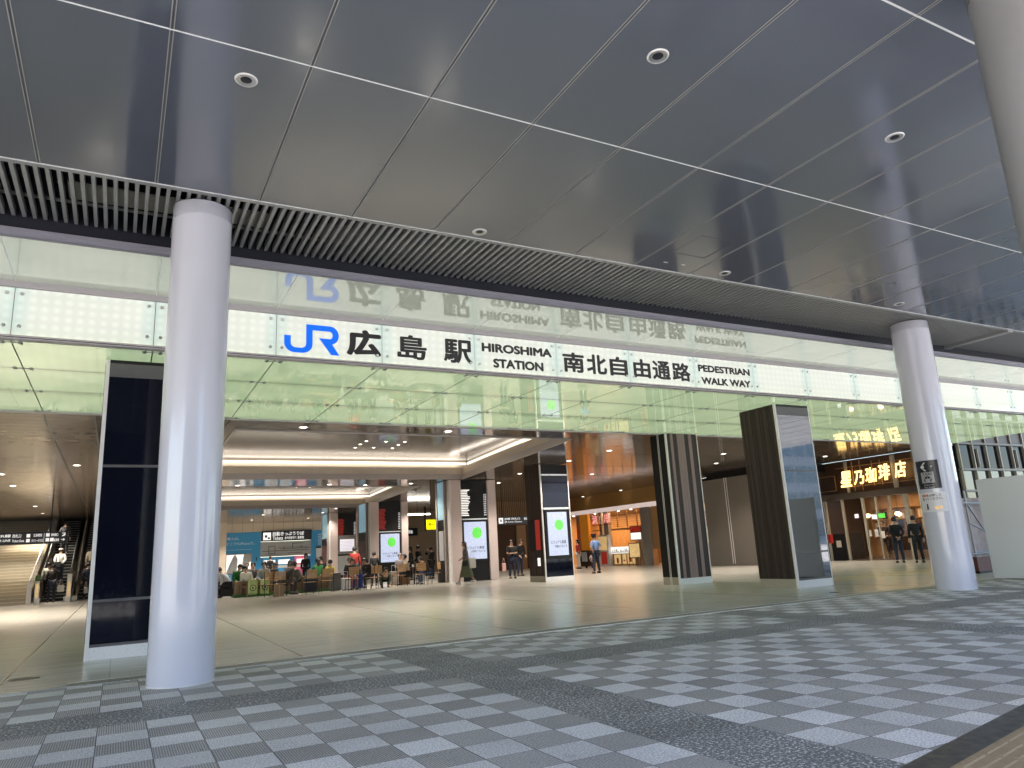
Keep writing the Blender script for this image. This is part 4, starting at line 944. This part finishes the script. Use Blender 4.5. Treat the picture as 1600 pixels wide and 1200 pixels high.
#PART4
# ================================================================== PEOPLE
def skin_mesh(pts, edges, rad, sub=1):
    names = list(pts); idx = {n: i for i, n in enumerate(names)}
    me = bpy.data.meshes.new('s'); me.from_pydata([pts[n] for n in names], [(idx[a], idx[b]) for a, b in edges], [])
    o = bpy.data.objects.new('s', me); col.objects.link(o)
    o.modifiers.new('k', 'SKIN'); sv = me.skin_vertices[0].data
    for n in names:
        r = rad[n]; sv[idx[n]].radius = (r, r) if not isinstance(r, tuple) else r
    sv[0].use_root = True
    if sub: s = o.modifiers.new('s', 'SUBSURF'); s.levels = sub; s.render_levels = sub
    bpy.context.view_layer.update()
    m2 = bpy.data.meshes.new_from_object(o.evaluated_get(bpy.context.evaluated_depsgraph_get()))
    bpy.data.objects.remove(o); bpy.data.meshes.remove(me)
    for p in m2.polygons: p.use_smooth = True
    return m2

def joints(pose):
    """joint positions for a 1.70 m figure facing +Y"""
    J = {}
    sit = pose in ('sit', 'sit_lean', 'sit_back', 'sit_phone'); sq = pose == 'squat'
    pz = .52 if sit else (.36 if sq else .93)
    lean = {'sit': 10, 'sit_lean': 38, 'sit_back': -4, 'sit_phone': 22, 'squat': 62, 'bend': 42, 'lean': 14}.get(pose, 2 if pose != 'walk' else 5)
    la = R(lean)
    def up(x, f, z):           # point of the upper body given relative to the pelvis when upright
        return Vector((x, f * math.cos(la) + z * math.sin(la), pz + z * math.cos(la) - f * math.sin(la)))
    J['pel'] = Vector((0, 0, pz)); J['spi'] = up(0, -.01, .2); J['che'] = up(0, 0, .38); J['nek'] = up(0, .0, .53)
    nod = R({'sit_phone': 30, 'sit_lean': 10, 'squat': -5, 'cross': 8}.get(pose, 5))
    hb = up(0, .015, .60); J['hb'] = hb; d = Vector((0, math.sin(la * .5 + nod), math.cos(la * .5 + nod)))
    J['hm'] = hb + d * .085; J['ht'] = hb + d * .15; J['_d'] = d
    f = Vector((0, d.z, -d.y)); J['_f'] = f; J['nose'] = J['hm'] + f * .105 - d * .02
    for s, n in ((-1, 'l'), (1, 'r')):
        J['sh' + n] = up(s * .175, -.005, .46)
        el, wr = {'stand': (up(s * .225, -.03, .19), up(s * .235, .05, -.05)),
                  'walk': (up(s * .22, -.04, .2), up(s * .14, .18, .12)),
                  'cross': (up(s * .23, .05, .2), up(s * -.06, .2, .22)),
                  'hips': (up(s * .36, -.06, .22), up(s * .2, -.03, .04)),
                  'back': (up(s * .24, -.1, .2), up(s * .05, -.16, .02)),
                  'up': (up(s * .3, .15, .42), up(s * .12, .2, .62)),
                  'lean': (up(s * .24, .05, .2), up(s * .18, .25, .08)),
                  'bend': (up(s * .2, .15, .18), up(s * .12, .35, .1)),
                  'squat': (up(s * .22, .18, .25), up(s * .12, .38, .1))}.get(pose, (up(s * .22, .1, .2), up(s * .1, .3, .16)))
        J['el' + n] = el; J['wr' + n] = wr; hd = (wr - el).normalized(); J['ha' + n] = wr + hd * .075
        side = Vector((0, 0, 1)).cross(hd); side = side.normalized() if side.length > .2 else Vector((1, 0, 0))
        nrm = hd.cross(side)
        for k, off, L in ((1, -.03, .07), (2, -.01, .08), (3, .012, .075), (4, .033, .06)):
            a_ = J['ha' + n] + side * off + hd * .012; J['f%s%d' % (n, k)] = a_ + hd * L * .5; J['g%s%d' % (n, k)] = a_ + hd * L * .85 - nrm * .02 * s
        J['t' + n] = J['wr' + n] + hd * .03 - side * .03 * s; J['u' + n] = J['wr' + n] + hd * .075 - side * .05 * s
        hip = up(s * .09, 0, -.03) if not sq else Vector((s * .1, 0, pz)); J['hi' + n] = hip
        if sit: kn, an = Vector((s * .13, .42, .50)), Vector((s * .12, .40, .09))
        elif sq: kn, an = Vector((s * .2, .36, .44)), Vector((s * .14, .08, .09))
        elif pose == 'walk': kn, an = (Vector((s * .09, .20, .50)), Vector((s * .09, .30, .10))) if s > 0 else (Vector((s * .09, -.05, .48)), Vector((s * .09, -.32, .16)))
        elif pose == 'hips': kn, an = Vector((s * .13, .02, .50)), Vector((s * .18, -.01, .09))
        else: kn, an = Vector((s * .10, .025, .50)), Vector((s * .115, -.01, .09))
        J['kn' + n] = kn; J['an' + n] = an; J['to' + n] = an + Vector((s * .02, .15, -.055))
    return J
RB = dict(pel=.13, spi=.115, che=.13, nek=.055, hb=.062, hm=.092, ht=.07, nose=.022)
for n in 'lr': RB.update({'sh' + n: .06, 'el' + n: .042, 'wr' + n: .028, 'ha' + n: .036, 'hi' + n: .088, 'kn' + n: .056, 'an' + n: .038, 'to' + n: .032, 't' + n: .012, 'u' + n: .009})
for n in 'lr':
    for k in '1234': RB['f' + n + k] = .009; RB['g' + n + k] = .008
cache = {}
def person_meshes(pose, sleeve='long', legs='trousers'):
    key = (pose, sleeve, legs)
    if key in cache: return cache[key]
    J = joints(pose); P = {k: v for k, v in J.items() if k[0] != '_'}; d, f = J['_d'], J['_f']
    E = [('pel', 'spi'), ('spi', 'che'), ('che', 'nek'), ('nek', 'hb'), ('hb', 'hm'), ('hm', 'ht'), ('hm', 'nose')]
    for n in 'lr':
        E += [('che', 'sh' + n), ('sh' + n, 'el' + n), ('el' + n, 'wr' + n), ('wr' + n, 'ha' + n), ('wr' + n, 't' + n), ('t' + n, 'u' + n), ('pel', 'hi' + n), ('hi' + n, 'kn' + n), ('kn' + n, 'an' + n), ('an' + n, 'to' + n)]
        for k in '1234': E += [('ha' + n, 'f' + n + k), ('f' + n + k, 'g' + n + k)]
    body = skin_mesh(P, E, RB)
    # top
    Q = {k: P[k] for k in ('pel', 'spi', 'che')}; Q['nk'] = P['che'].lerp(P['nek'], .75); rr = dict(pel=.158, spi=.145, che=.15, nk=.075); E2 = [('pel', 'spi'), ('spi', 'che'), ('che', 'nk')]
    for n in 'lr':
        Q['sh' + n] = P['sh' + n]; rr['sh' + n] = .078; E2.append(('che', 'sh' + n))
        if sleeve == 'long': Q['el' + n] = P['el' + n]; rr['el' + n] = .058; Q['wr' + n] = P['wr' + n].lerp(P['el' + n], .08); rr['wr' + n] = .045; E2 += [('sh' + n, 'el' + n), ('el' + n, 'wr' + n)]
        else: Q['el' + n] = P['sh' + n].lerp(P['el' + n], .85); rr['el' + n] = .064; E2.append(('sh' + n, 'el' + n))
    top = skin_mesh(Q, E2, rr)
    low = None
    Q = {'pel': P['pel']}; rr = {'pel': .15}; E3 = []
    for n in 'lr':
        for a_, r in (('hi', .105), ('kn', .075), ('an', .058)): Q[a_ + n] = P[a_ + n]; rr[a_ + n] = r
        E3 += [('pel', 'hi' + n), ('hi' + n, 'kn' + n), ('kn' + n, 'an' + n)]
    if legs == 'trousers': low = skin_mesh(Q, E3, rr)
    else:
        m = MB(); m.lathe([(.13, 1.02), (.155, .95), (.185, .85), (.22, .65), (.27, .45), (.31, .30), (.30, .29)], n=28, sx=1, sy=.95, wob=.05); o = m.build('k', M_black); low = o.data; bpy.data.objects.remove(o)
    shoes = []
    for n in 'lr':
        m = MB(); a_ = P['an' + n]; m.sphere((a_.x, a_.y + .05, a_.z - .035), .046, .125, .05, 12, 8); m.box(a_.x - .04, a_.x + .04, a_.y - .06, a_.y + .15, a_.z - .088, a_.z - .068)
        o = m.build('k', M_black); shoes.append(o.data); bpy.data.objects.remove(o)
    def head_shell(fn):
        m = MB(); fn(m); q = Matrix(((1, 0, 0), (0, f.y, d.y), (0, f.z, d.z))).to_4x4(); q.translation = P['hm']
        m.v = [tuple(q @ Vector(v)) for v in m.v]; o = m.build('k', M_black); me = o.data; bpy.data.objects.remove(o); return me
    short = head_shell(lambda m: m.sphere((0, -.012, .025), .102, .118, .112, 16, 12, keep=lambda x, y, z: not (y > .045 and z < .055) and z > -.07))
    long_ = head_shell(lambda m: (m.sphere((0, -.012, .025), .106, .12, .114, 16, 12, keep=lambda x, y, z: not (y > .045 and z < .055)), m.sphere((0, -.075, -.08), .085, .05, .14, 12, 8)))
    cap = head_shell(lambda m: (m.sphere((0, -.005, .04), .112, .125, .085, 16, 10, keep=lambda x, y, z: z > -.01), m.box(-.07, .07, .08, .18, .03, .042)))
    pcap = head_shell(lambda m: (m.lathe([(.10, .03), (.105, .07), (.14, .11), (.13, .125), (.001, .13)], n=20), m.box(-.07, .07, .08, .15, .03, .04)))
    face = head_shell(lambda m: (m.sphere((-.033, .088, .01), .012, .008, .007, 8, 6), m.sphere((.033, .088, .01), .012, .008, .007, 8, 6), m.box(-.025, .025, .088, .094, -.055, -.047)))
    cache[key] = dict(body=body, top=top, low=low, shoes=shoes, short=short, long=long_, cap=cap, pcap=pcap, face=face)
    return cache[key]
cols = {}
def cm(c):
    if c not in cols:
        cols[c] = mat('cloth_%d' % len(cols), c, .8, var=.18, vs=9, bump=.15, bs=60)
    return cols[c]
SHARED = {}
def inst(name, me, m, parent):
    k = (me.name, m.name)
    if k not in SHARED:
        q = me.copy(); q.materials.clear(); q.materials.append(m); q.name = name; SHARED[k] = q
        for p in q.polygons: p.material_index = 0
    o = bpy.data.objects.new(name, SHARED[k]); col.objects.link(o); o.parent = parent; return o
def person(x, y, rot, pose, label, top, low, hair='short', hm=None, sc_=1.0, sleeve='long', legs='trousers', shoe=(.05, .05, .05), z=0, group=None, cap=None):
    P = person_meshes(pose, sleeve, legs)
    body = inst('person', P['body'], M_skin, None)
    body.location = (x, y, z); body.rotation_euler = (0, 0, R(rot)); body.scale = (sc_,) * 3
    tag(body, label, 'person', group)
    inst('top', P['top'], cm(top), body); inst('trousers' if legs == 'trousers' else 'skirt', P['low'], cm(low), body); [inst('shoe', q, cm(shoe), body) for q in P['shoes']]
    inst('hair', P['long' if hair == 'long' else 'short'], hm or M_hair, body)
    if hair in ('cap', 'pcap'): inst('cap', P[hair], cm(cap), body)
    inst('face', P['face'], M_black, body)
    return body
BK = (.012, .012, .015); NV = (.02, .025, .05); GY = (.10, .10, .105); WH = (.62, .60, .56); LG = (.32, .32, .34); GN = (.015, .13, .03); KH = (.14, .14, .09); BG = (.38, .33, .25); RD = (.30, .02, .015); BR = (.07, .025, .015); YL = (.55, .45, .08)
SG = 'people sitting around the planters'
# standing people in the open hall
person(12.5, 27.6, 75, 'walk', 'walking woman in grey top and long olive skirt carrying a white tote bag', (.16, .15, .14), (.10, .11, .06), 'long', M_hairb, .97, 'long', 'skirt', (.7, .7, .7))
def bag(x, y, z, w_, d_, h_, mt, label, rot=0, cat='bag', name='tote_bag', handle=.22):
    root = empty(name, (x, y, z)); root.rotation_euler = (0, 0, R(rot)); tag(root, label, cat)
    MB().box(-w_ / 2, w_ / 2, -d_ / 2, d_ / 2, 0, h_).build('body', mt, root, bevel=min(w_, d_) * .3)
    m = MB()
    for s in (-1, 1): m.tube((s * w_ * .3, 0, h_ * .95), (s * w_ * .12, 0, h_ + handle), .008, n=6)
    m.tube((-w_ * .12, 0, h_ + handle), (w_ * .12, 0, h_ + handle), .008, n=6); m.build('handle', mt, root); return root
bag(12.72, 27.5, .62, .36, .12, .40, cm(WH), 'white tote bag on the arm of the walking woman', 20, handle=.3); bag(12.35, 27.35, .72, .2, .1, .2, cm(BK), 'small black bag in front of the walking woman', 0, handle=.1)
person(15.82, 29.9, 170, 'cross', 'man in dark clothes with crossed arms beside the brown advert pillar', BK, NV, 'short', None, .98, 'short'); bag(15.35, 29.8, .35, .2, .08, .35, cm((.6, .35, .33)), 'pale pink bag held by the man with crossed arms', 10)
person(17.3, 31.9, 190, 'lean', 'man in a dark suit with white shirt walking behind the man with crossed arms', BK, NV, 'short', M_hairb, 1.02)
person(19.61, 28.7, 15, 'hips', 'policeman seen from behind in light blue shirt and dark cap, hands on hips', (.20, .32, .60), NV, 'pcap', None, 1.03, 'short', cap=NV)
tag(MB().lathe([(.162, 0), (.168, .02), (.162, .045)], (19.61, 28.7, .985), 20).build('duty_belt', cm(BK)), 'black duty belt around the policeman\'s waist', 'belt')
person(23.6, 36.3, 80, 'stand', 'woman in a dark red top passing the orange panel of the food shop', RD, WH, 'long', None, .95)
root = empty('pushchair', (24.3, 36.2, 0)); tag(root, 'pale pushchair beside the woman in the dark red top', 'pushchair')
m = MB(); [m.tube((.25 * s, 0, 1.0), (.22 * s, -.5, .1), .014) for s in (-1, 1)]; [m.tube((.25 * s, -.5, .6), (.22 * s, .1, .1), .014) for s in (-1, 1)]; m.tube((-.25, 0, 1), (.25, 0, 1), .016); m.build('frame', M_black, root)
MB().sphere((0, -.3, .55), .2, .28, .22).build('seat', cm((.6, .45, .42)), root)
m = MB(); [m.tube((.2 * s - .01, y_, .09), (.2 * s + .01, y_, .09), .09) for s in (-1, 1) for y_ in (-.5, .1)]; m.build('wheel', M_black, root)
person(26.5, 18.24, -40, 'back', 'man in a dark jacket with hands behind his back before the coffee shop', BK, NV, 'short', None, 1.0)
person(26.42, 17.4, -45, 'stand', 'person in black looking at the coffee shop window beside the jacketed man', BK, BK, 'short', None, 1.0)
person(30.2, 21.4, 120, 'walk', 'dim figure walking inside the coffee shop doorway', (.03, .02, .02), BK, 'short', None, .98)
for y_, l in ((37.3, 'shop assistant behind the left end of the lit food counter'), (36.4, 'shop assistant behind the right end of the lit food counter')): person(28.9, y_, 90, 'stand', l, (.5, .3, .2), BK, 'short', None, .92)
# riders on the escalators
person(-2.62, 40.8, 0, 'lean', 'rider in a dark brown coat at the foot of the left escalator', (.03, .024, .018), NV, 'short', None, 1.0, z=.0); bag(-2.25, 40.7, .45, .28, .12, .32, cm((.6, .58, .55)), 'white plastic bag held by the rider in the brown coat', 0)
person(-2.86, 41.5, 0, 'stand', 'rider in a pale shirt mostly hidden behind the brown coat', (.5, .5, .42), BK, 'short', None, .95, z=.18)
person(-2.5, 43.0, 0, 'back', 'rider in white shirt and pale cap with a black bag on the left escalator', WH, NV, 'cap', M_hairb, 1.0, z=.78, cap=(.6, .58, .52)); bag(-2.58, 42.72, 1.55, .3, .14, .3, cm(BK), 'black shoulder bag on the white shirt of the escalator rider', 0, handle=.35)
person(-2.6, 46.8, 0, 'stand', 'dark rider high up on the left escalator', BK, BK, 'short', None, 1.0, z=2.3)
person(-1.2, 41.3, 10, 'stand', 'rider in dark blue at the foot of the right escalator', NV, BK, 'short', None, 1.0); bag(-1.25, 41.0, .3, .16, .1, .3, cm(WH), 'small white bag hanging from the rider on the right escalator', 0)
person(-1.15, 43.2, 0, 'stand', 'rider in a pale coat and dark green trousers on the right escalator', BG, (.02, .05, .03), 'short', None, 1.0, z=.85)
# seated and standing crowd
person(3.62, 32.0, 80, 'sit', 'seated person in white at the left end of the crowd next to the white column', WH, BK, 'short')
person(3.95, 31.4, 60, 'sit_lean', 'seated person in pale grey leaning forward near the left end', (.45, .46, .48), BK, 'short', M_hairb)
person(4.3, 32.1, 200, 'sit_phone', 'seated person in a dark green pullover near the left end', GN, BK, 'short')
person(5.0, 34.2, 180, 'sit_back', 'person in grey with grey hair behind the person in green', GY, BK, 'short', M_hairg)
person(4.62, 31.0, 150, 'sit_lean', 'seated person in a white shirt leaning over the green bags', WH, (.2, .12, .08), 'short')
person(5.07, 32.9, 170, 'sit', 'man in dark grey with a bag strap behind the green bags', GY, BK, 'short')
person(5.25, 31.2, 160, 'sit', 'seated person with a white mask and black and white jacket', (.3, .3, .26), BK, 'short')
person(5.72, 32.4, 200, 'sit_phone', 'seated man with dark jacket left of the big man in grey', (.04, .04, .045), BK, 'short')
person(9.97, 57.0, 0, 'stand', 'person in black standing at the ticket machines', BK, BK, 'short')
person(5.75, 29.9, -70, 'sit_lean', 'big man in a dark grey jacket seen from behind on a slatted chair', (.075, .075, .07), (.05, .045, .045), 'short', None, 1.06)
person(6.35, 32.0, 200, 'sit', 'seated woman in lilac grey behind the big man', (.22, .2, .24), BK, 'long')
person(6.68, 31.1, 110, 'sit_lean', 'seated person in a mid grey jacket leaning left over a dark bag', (.12, .12, .11), BK, 'short')
person(8.7, 39.5, 180, 'stand', 'person in black standing before the blue wall', BK, BK, 'long', None, .95)
person(7.78, 33.0, 10, 'sit_back', 'seated person in a bright green top seen from behind', GN, BK, 'long', None, 1.02)
person(8.6, 35.8, 0, 'sit_back', 'person with black hair behind the person in the green top', BK, BK, 'short', None, 1.08)
person(7.95, 31.5, 15, 'sit_back', 'person in a yellow jacket with a dark strap seen from behind', YL, BK, 'short', None, .95)
person(8.7, 31.0, 150, 'sit', 'woman in black seated with a pink bag beside the red standing person', BK, (.4, .12, .16), 'long')
person(9.5, 33.2, -10, 'stand', 'standing person in a red shirt in the middle of the crowd', RD, BK, 'short', None, 1.02)
person(8.45, 30.5, -160, 'sit_phone', 'person in dark clothes on the chair before the red shirt', (.03, .025, .03), (.28, .1, .1), 'short', M_hairb)
person(9.66, 31.5, 120, 'sit_phone', 'seated person in black left of the middle stone pillar', BK, BK, 'long')
person(10.36, 33.0, 0, 'stand', 'short person in black with back turned before the middle stone pillar', BK, BK, 'short', None, .86)
person(10.0, 30.5, 170, 'squat', 'person in a khaki jacket squatting over luggage on the floor', (.11, .12, .08), BK, 'short')
person(11.6, 33.0, 160, 'sit_back', 'elderly person with grey hair seated before the screen', (.13, .12, .13), BK, 'short', M_hairg, 1.04)
person(11.4, 31.5, 80, 'sit', 'person in a beige coat seated right of the screen', BG, BK, 'short')
person(13.6, 37.0, 60, 'stand', 'person in a black coat standing before the tan wall', BK, BK, 'long', None, .98)
person(12.15, 30.8, 90, 'sit_lean', 'man in a brown jacket and jeans leaning forward on the rightmost chair', BR, (.03, .05, .10), 'short')
person(14.4, 38.0, 40, 'stand', 'man in black standing behind the man in the brown jacket', BK, BK, 'short', None, 1.02)
person(14.75, 37.0, 20, 'up', 'person in black raising both arms behind the rightmost chair', BK, BK, 'short', None, .95)

# ------------------------------------------------------------------ chairs
def make_chair():
    root = empty('slatted_chair')
    m = MB()
    for i in range(5): m.box(-.21, .21, -.2 + i * .085, -.2 + i * .085 + .07, .435, .455)
    m.build('seat', M_wood, root, bevel=.004)
    m = MB()
    for i in range(5): m.box(-.21, .21, -.235, -.215, .60 + i * .065, .60 + i * .065 + .055)
    m.build('backrest', M_wood, root, bevel=.004)
    for sx in (-1, 1):
        MB().tube((.22 * sx, .2, .46), (.23 * sx, .23, 0), .011, n=8).build('leg', M_black, root)
        MB().tube((.22 * sx, -.2, .93), (.235 * sx, -.27, 0), .011, n=8).build('leg', M_black, root)
    m = MB(); [m.tube((.22 * s, -.2, .43), (.22 * s, .22, .43), .01, n=6) for s in (-1, 1)]; m.tube((-.22, -.2, .43), (.22, -.2, .43), .01, n=6); m.tube((-.22, .22, .43), (.22, .22, .43), .01, n=6); m.build('frame', M_black, root)
    return root
ch0 = make_chair()
CH = [(5.05, 29.45, 20, 'left of the two slatted wooden chairs under the big man in grey'), (5.52, 29.3, -15, 'slatted wooden chair with its back to the viewer beside the brown box'), (6.6, 29.2, 8, 'empty slatted wooden chair facing the planter, its back lit'), (7.35, 29.6, -5, 'thin slatted chair right in front of the yellow jacket'), (8.35, 29.5, 0, 'slatted wooden chair in front of the red shirt'), (9.2, 29.8, 60, 'slatted chair turned sideways left of the squatting person'), (9.55, 30.1, -20, 'slatted chair directly left of the khaki jacket'), (10.7, 30.6, 10, 'slatted wooden chair right of the khaki jacket'), (11.46, 30.1, -8, 'slatted wooden chair with a pale seat before the beige coat'), (12.45, 30.9, 90, 'slatted chair under the man in the brown jacket')]
for i, (x, y, a_, l) in enumerate(CH):
    c = ch0 if i == 0 else copy_tree(ch0); c.location = (x, y, .004); c.rotation_euler = (0, 0, R(a_)); tag(c, l, 'chair', 'slatted wooden chairs')
def planter(x, y, w_, l):
    root = empty('turf_planter', (x, y, 0)); tag(root, l, 'planter', 'turf planters among the seats')
    MB().box(-w_ / 2, w_ / 2, -.3, .3, .004, .12).build('base', M_grass, root)
    MB().box(-w_ / 2 + .05, w_ / 2 - .05, -.1, .3, .12, .62).build('bench_box', M_box, root, bevel=.01)
planter(4.8, 30.9, 1.5, 'low green turf base under the green bags'); planter(7.0, 31.0, 2.2, 'long turf covered bench base behind the empty chair'); planter(8.0, 33.6, 1.8, 'turf bench base behind the yellow jacket')
root = empty('brown_carton', (5.42, 29.05, 0)); tag(root, 'brown paper carton under the slatted chair of the big man', 'box'); MB().box(-.18, .18, -.1, .14, .0, .42).build('body', M_box, root, bevel=.01); MB().box(-.02, .02, -.105, -.1, 0, .42).build('tape', M_tan, root)
for x, y, l in ((4.66, 30.25, 'left pale green shopping bag with a round black mark'), (5.12, 30.3, 'right pale green shopping bag with a round black mark')):
    b = bag(x, y, .1, .34, .16, .55, cm((.42, .52, .22)), l, 0, handle=.05)
    MB().lathe([(.09, 0), (.12, 0)], n=20).lathe([(.001, 0), (.04, 0)], n=14).build('round_mark', M_txt, b, loc=(0, -.083, .25)).rotation_euler = (R(90), 0, 0)
def suitcase(x, y, w_, h_, c, l):
    root = empty('suitcase', (x, y, 0)); tag(root, l, 'suitcase', 'luggage among the seats')
    MB().box(-w_ / 2, w_ / 2, -.12, .12, .05, h_).build('shell', cm(c), root, bevel=.03)
    m = MB(); [m.tube((s * w_ * .25, .08, h_), (s * w_ * .25, .08, h_ + .25), .008, n=6) for s in (-1, 1)]; m.tube((-w_ * .25, .08, h_ + .25), (w_ * .25, .08, h_ + .25), .01, n=6); m.build('handle', M_alu, root)
    m = MB(); [m.tube((s * w_ * .35 - .01, 0, .03), (s * w_ * .35 + .01, 0, .03), .03, n=8) for s in (-1, 1)]; m.build('wheel', M_black, root)
suitcase(7.85, 30.2, .42, .72, (.14, .14, .14), 'mid grey suitcase left of the white bag'); suitcase(8.22, 30.0, .34, .5, (.6, .6, .6), 'white suitcase under the chair before the red shirt'); suitcase(9.0, 31.0, .4, .62, (.02, .05, .25), 'dark blue suitcase left of the sideways chair')
suitcase(10.75, 31.4, .36, .62, (.35, .3, .27), 'pale striped suitcase right of the khaki jacket'); suitcase(3.9, 31.6, .5, .6, (.02, .02, .02), 'black suitcase at the left end of the crowd'); suitcase(6.9, 30.4, .5, .55, (.02, .02, .03), 'dark bag case beside the person leaning left')
root = empty('wooden_box', (11.2, 31.9, 0)); tag(root, 'reddish wooden box seat below the beige coat', 'box'); MB().box(-.4, .4, -.15, .3, 0, .5).build('body', M_wood, root, bevel=.01); MB().box(-.42, .42, -.17, .32, .5, .53).build('lid', M_wood, root)
root = empty('round_table', (11.75, 31.6, 0)); tag(root, 'small dark table with white cups behind the pale seated chair', 'table'); MB().lathe([(.001, .72), (.35, .72), (.35, .74), (.001, .74)], n=24).build('tabletop', M_dwood, root); MB().tube((0, 0, 0), (0, 0, .72), .03).lathe([(.001, .02), (.22, .02), (.22, 0)], n=20).build('leg', M_black, root)
for x, y, l in ((11.65, 31.5, 'left white cup on the small dark table'), (11.88, 31.62, 'right white cup on the small dark table')): tag(MB().lathe([(.03, 0), (.04, .11), (.036, .11), (.028, .01)], (x, y, .744), 14).build('paper_cup', M_white), l, 'cup')
# ================================================================== behind the camera: what the glass reflects
for i, (x, y, w_, d_, h_, l) in enumerate(((-24, -75, 26, 14, 13, 'pale office block behind the viewer, left'), (14, -80, 30, 14, 17, 'tall pale office block straight behind the viewer'), (85, -52, 40, 16, 15, 'lower pale office block behind the viewer, right'))):
    root = empty('office_block', (x, y, 0)); tag(root, l, 'building', 'office blocks behind the viewer')
    MB().box(-w_ / 2, w_ / 2, -d_ / 2, d_ / 2, 0, h_).build('wall', M_far, root)
    m = MB(); fl = int(h_ / 3.6)
    for f in range(fl):
        z = 1 + f * 3.6
        if i < 3:
            for c in range(int(w_ / 2.6)): m.box(-w_ / 2 + .4 + c * 2.6, -w_ / 2 + 2.6 + c * 2.6, d_ / 2, d_ / 2 + .05, z, z + 2.3)
        else:
            for c in range(int(d_ / 2.6)): m.box(-w_ / 2 - .05, -w_ / 2, -d_ / 2 + .4 + c * 2.6, -d_ / 2 + 2.6 + c * 2.6, z, z + 2.3)
    m.build('window', M_fglass, root)
    MB().box(-w_ / 2 - .3, w_ / 2 + .3, -d_ / 2 - .3, d_ / 2 + .3, h_, h_ + .8).build('parapet', M_far, root)

root = empty('added_dark_block', (-4, -17, 0)); tag(root, 'low dark block added unseen behind the viewer to darken the left pillar glass', 'building')  # unseen block, added so the left pillar's glass reflects something dark
MB().box(-11, 9, -4, 3, 0, 8.5).build('wall', mat('added_block_navy', (.012, .014, .022), .5), root)
m = MB()
for i in range(8): m.box(-10.6 + i * 2.45, -8.4 + i * 2.45, 3, 3.04, .3, 3.6); m.box(-10.6 + i * 2.45, -8.4 + i * 2.45, 3, 3.04, 4.2, 7.8)
m.build('window', mat('added_block_pane', (.01, .015, .03), .1), root)
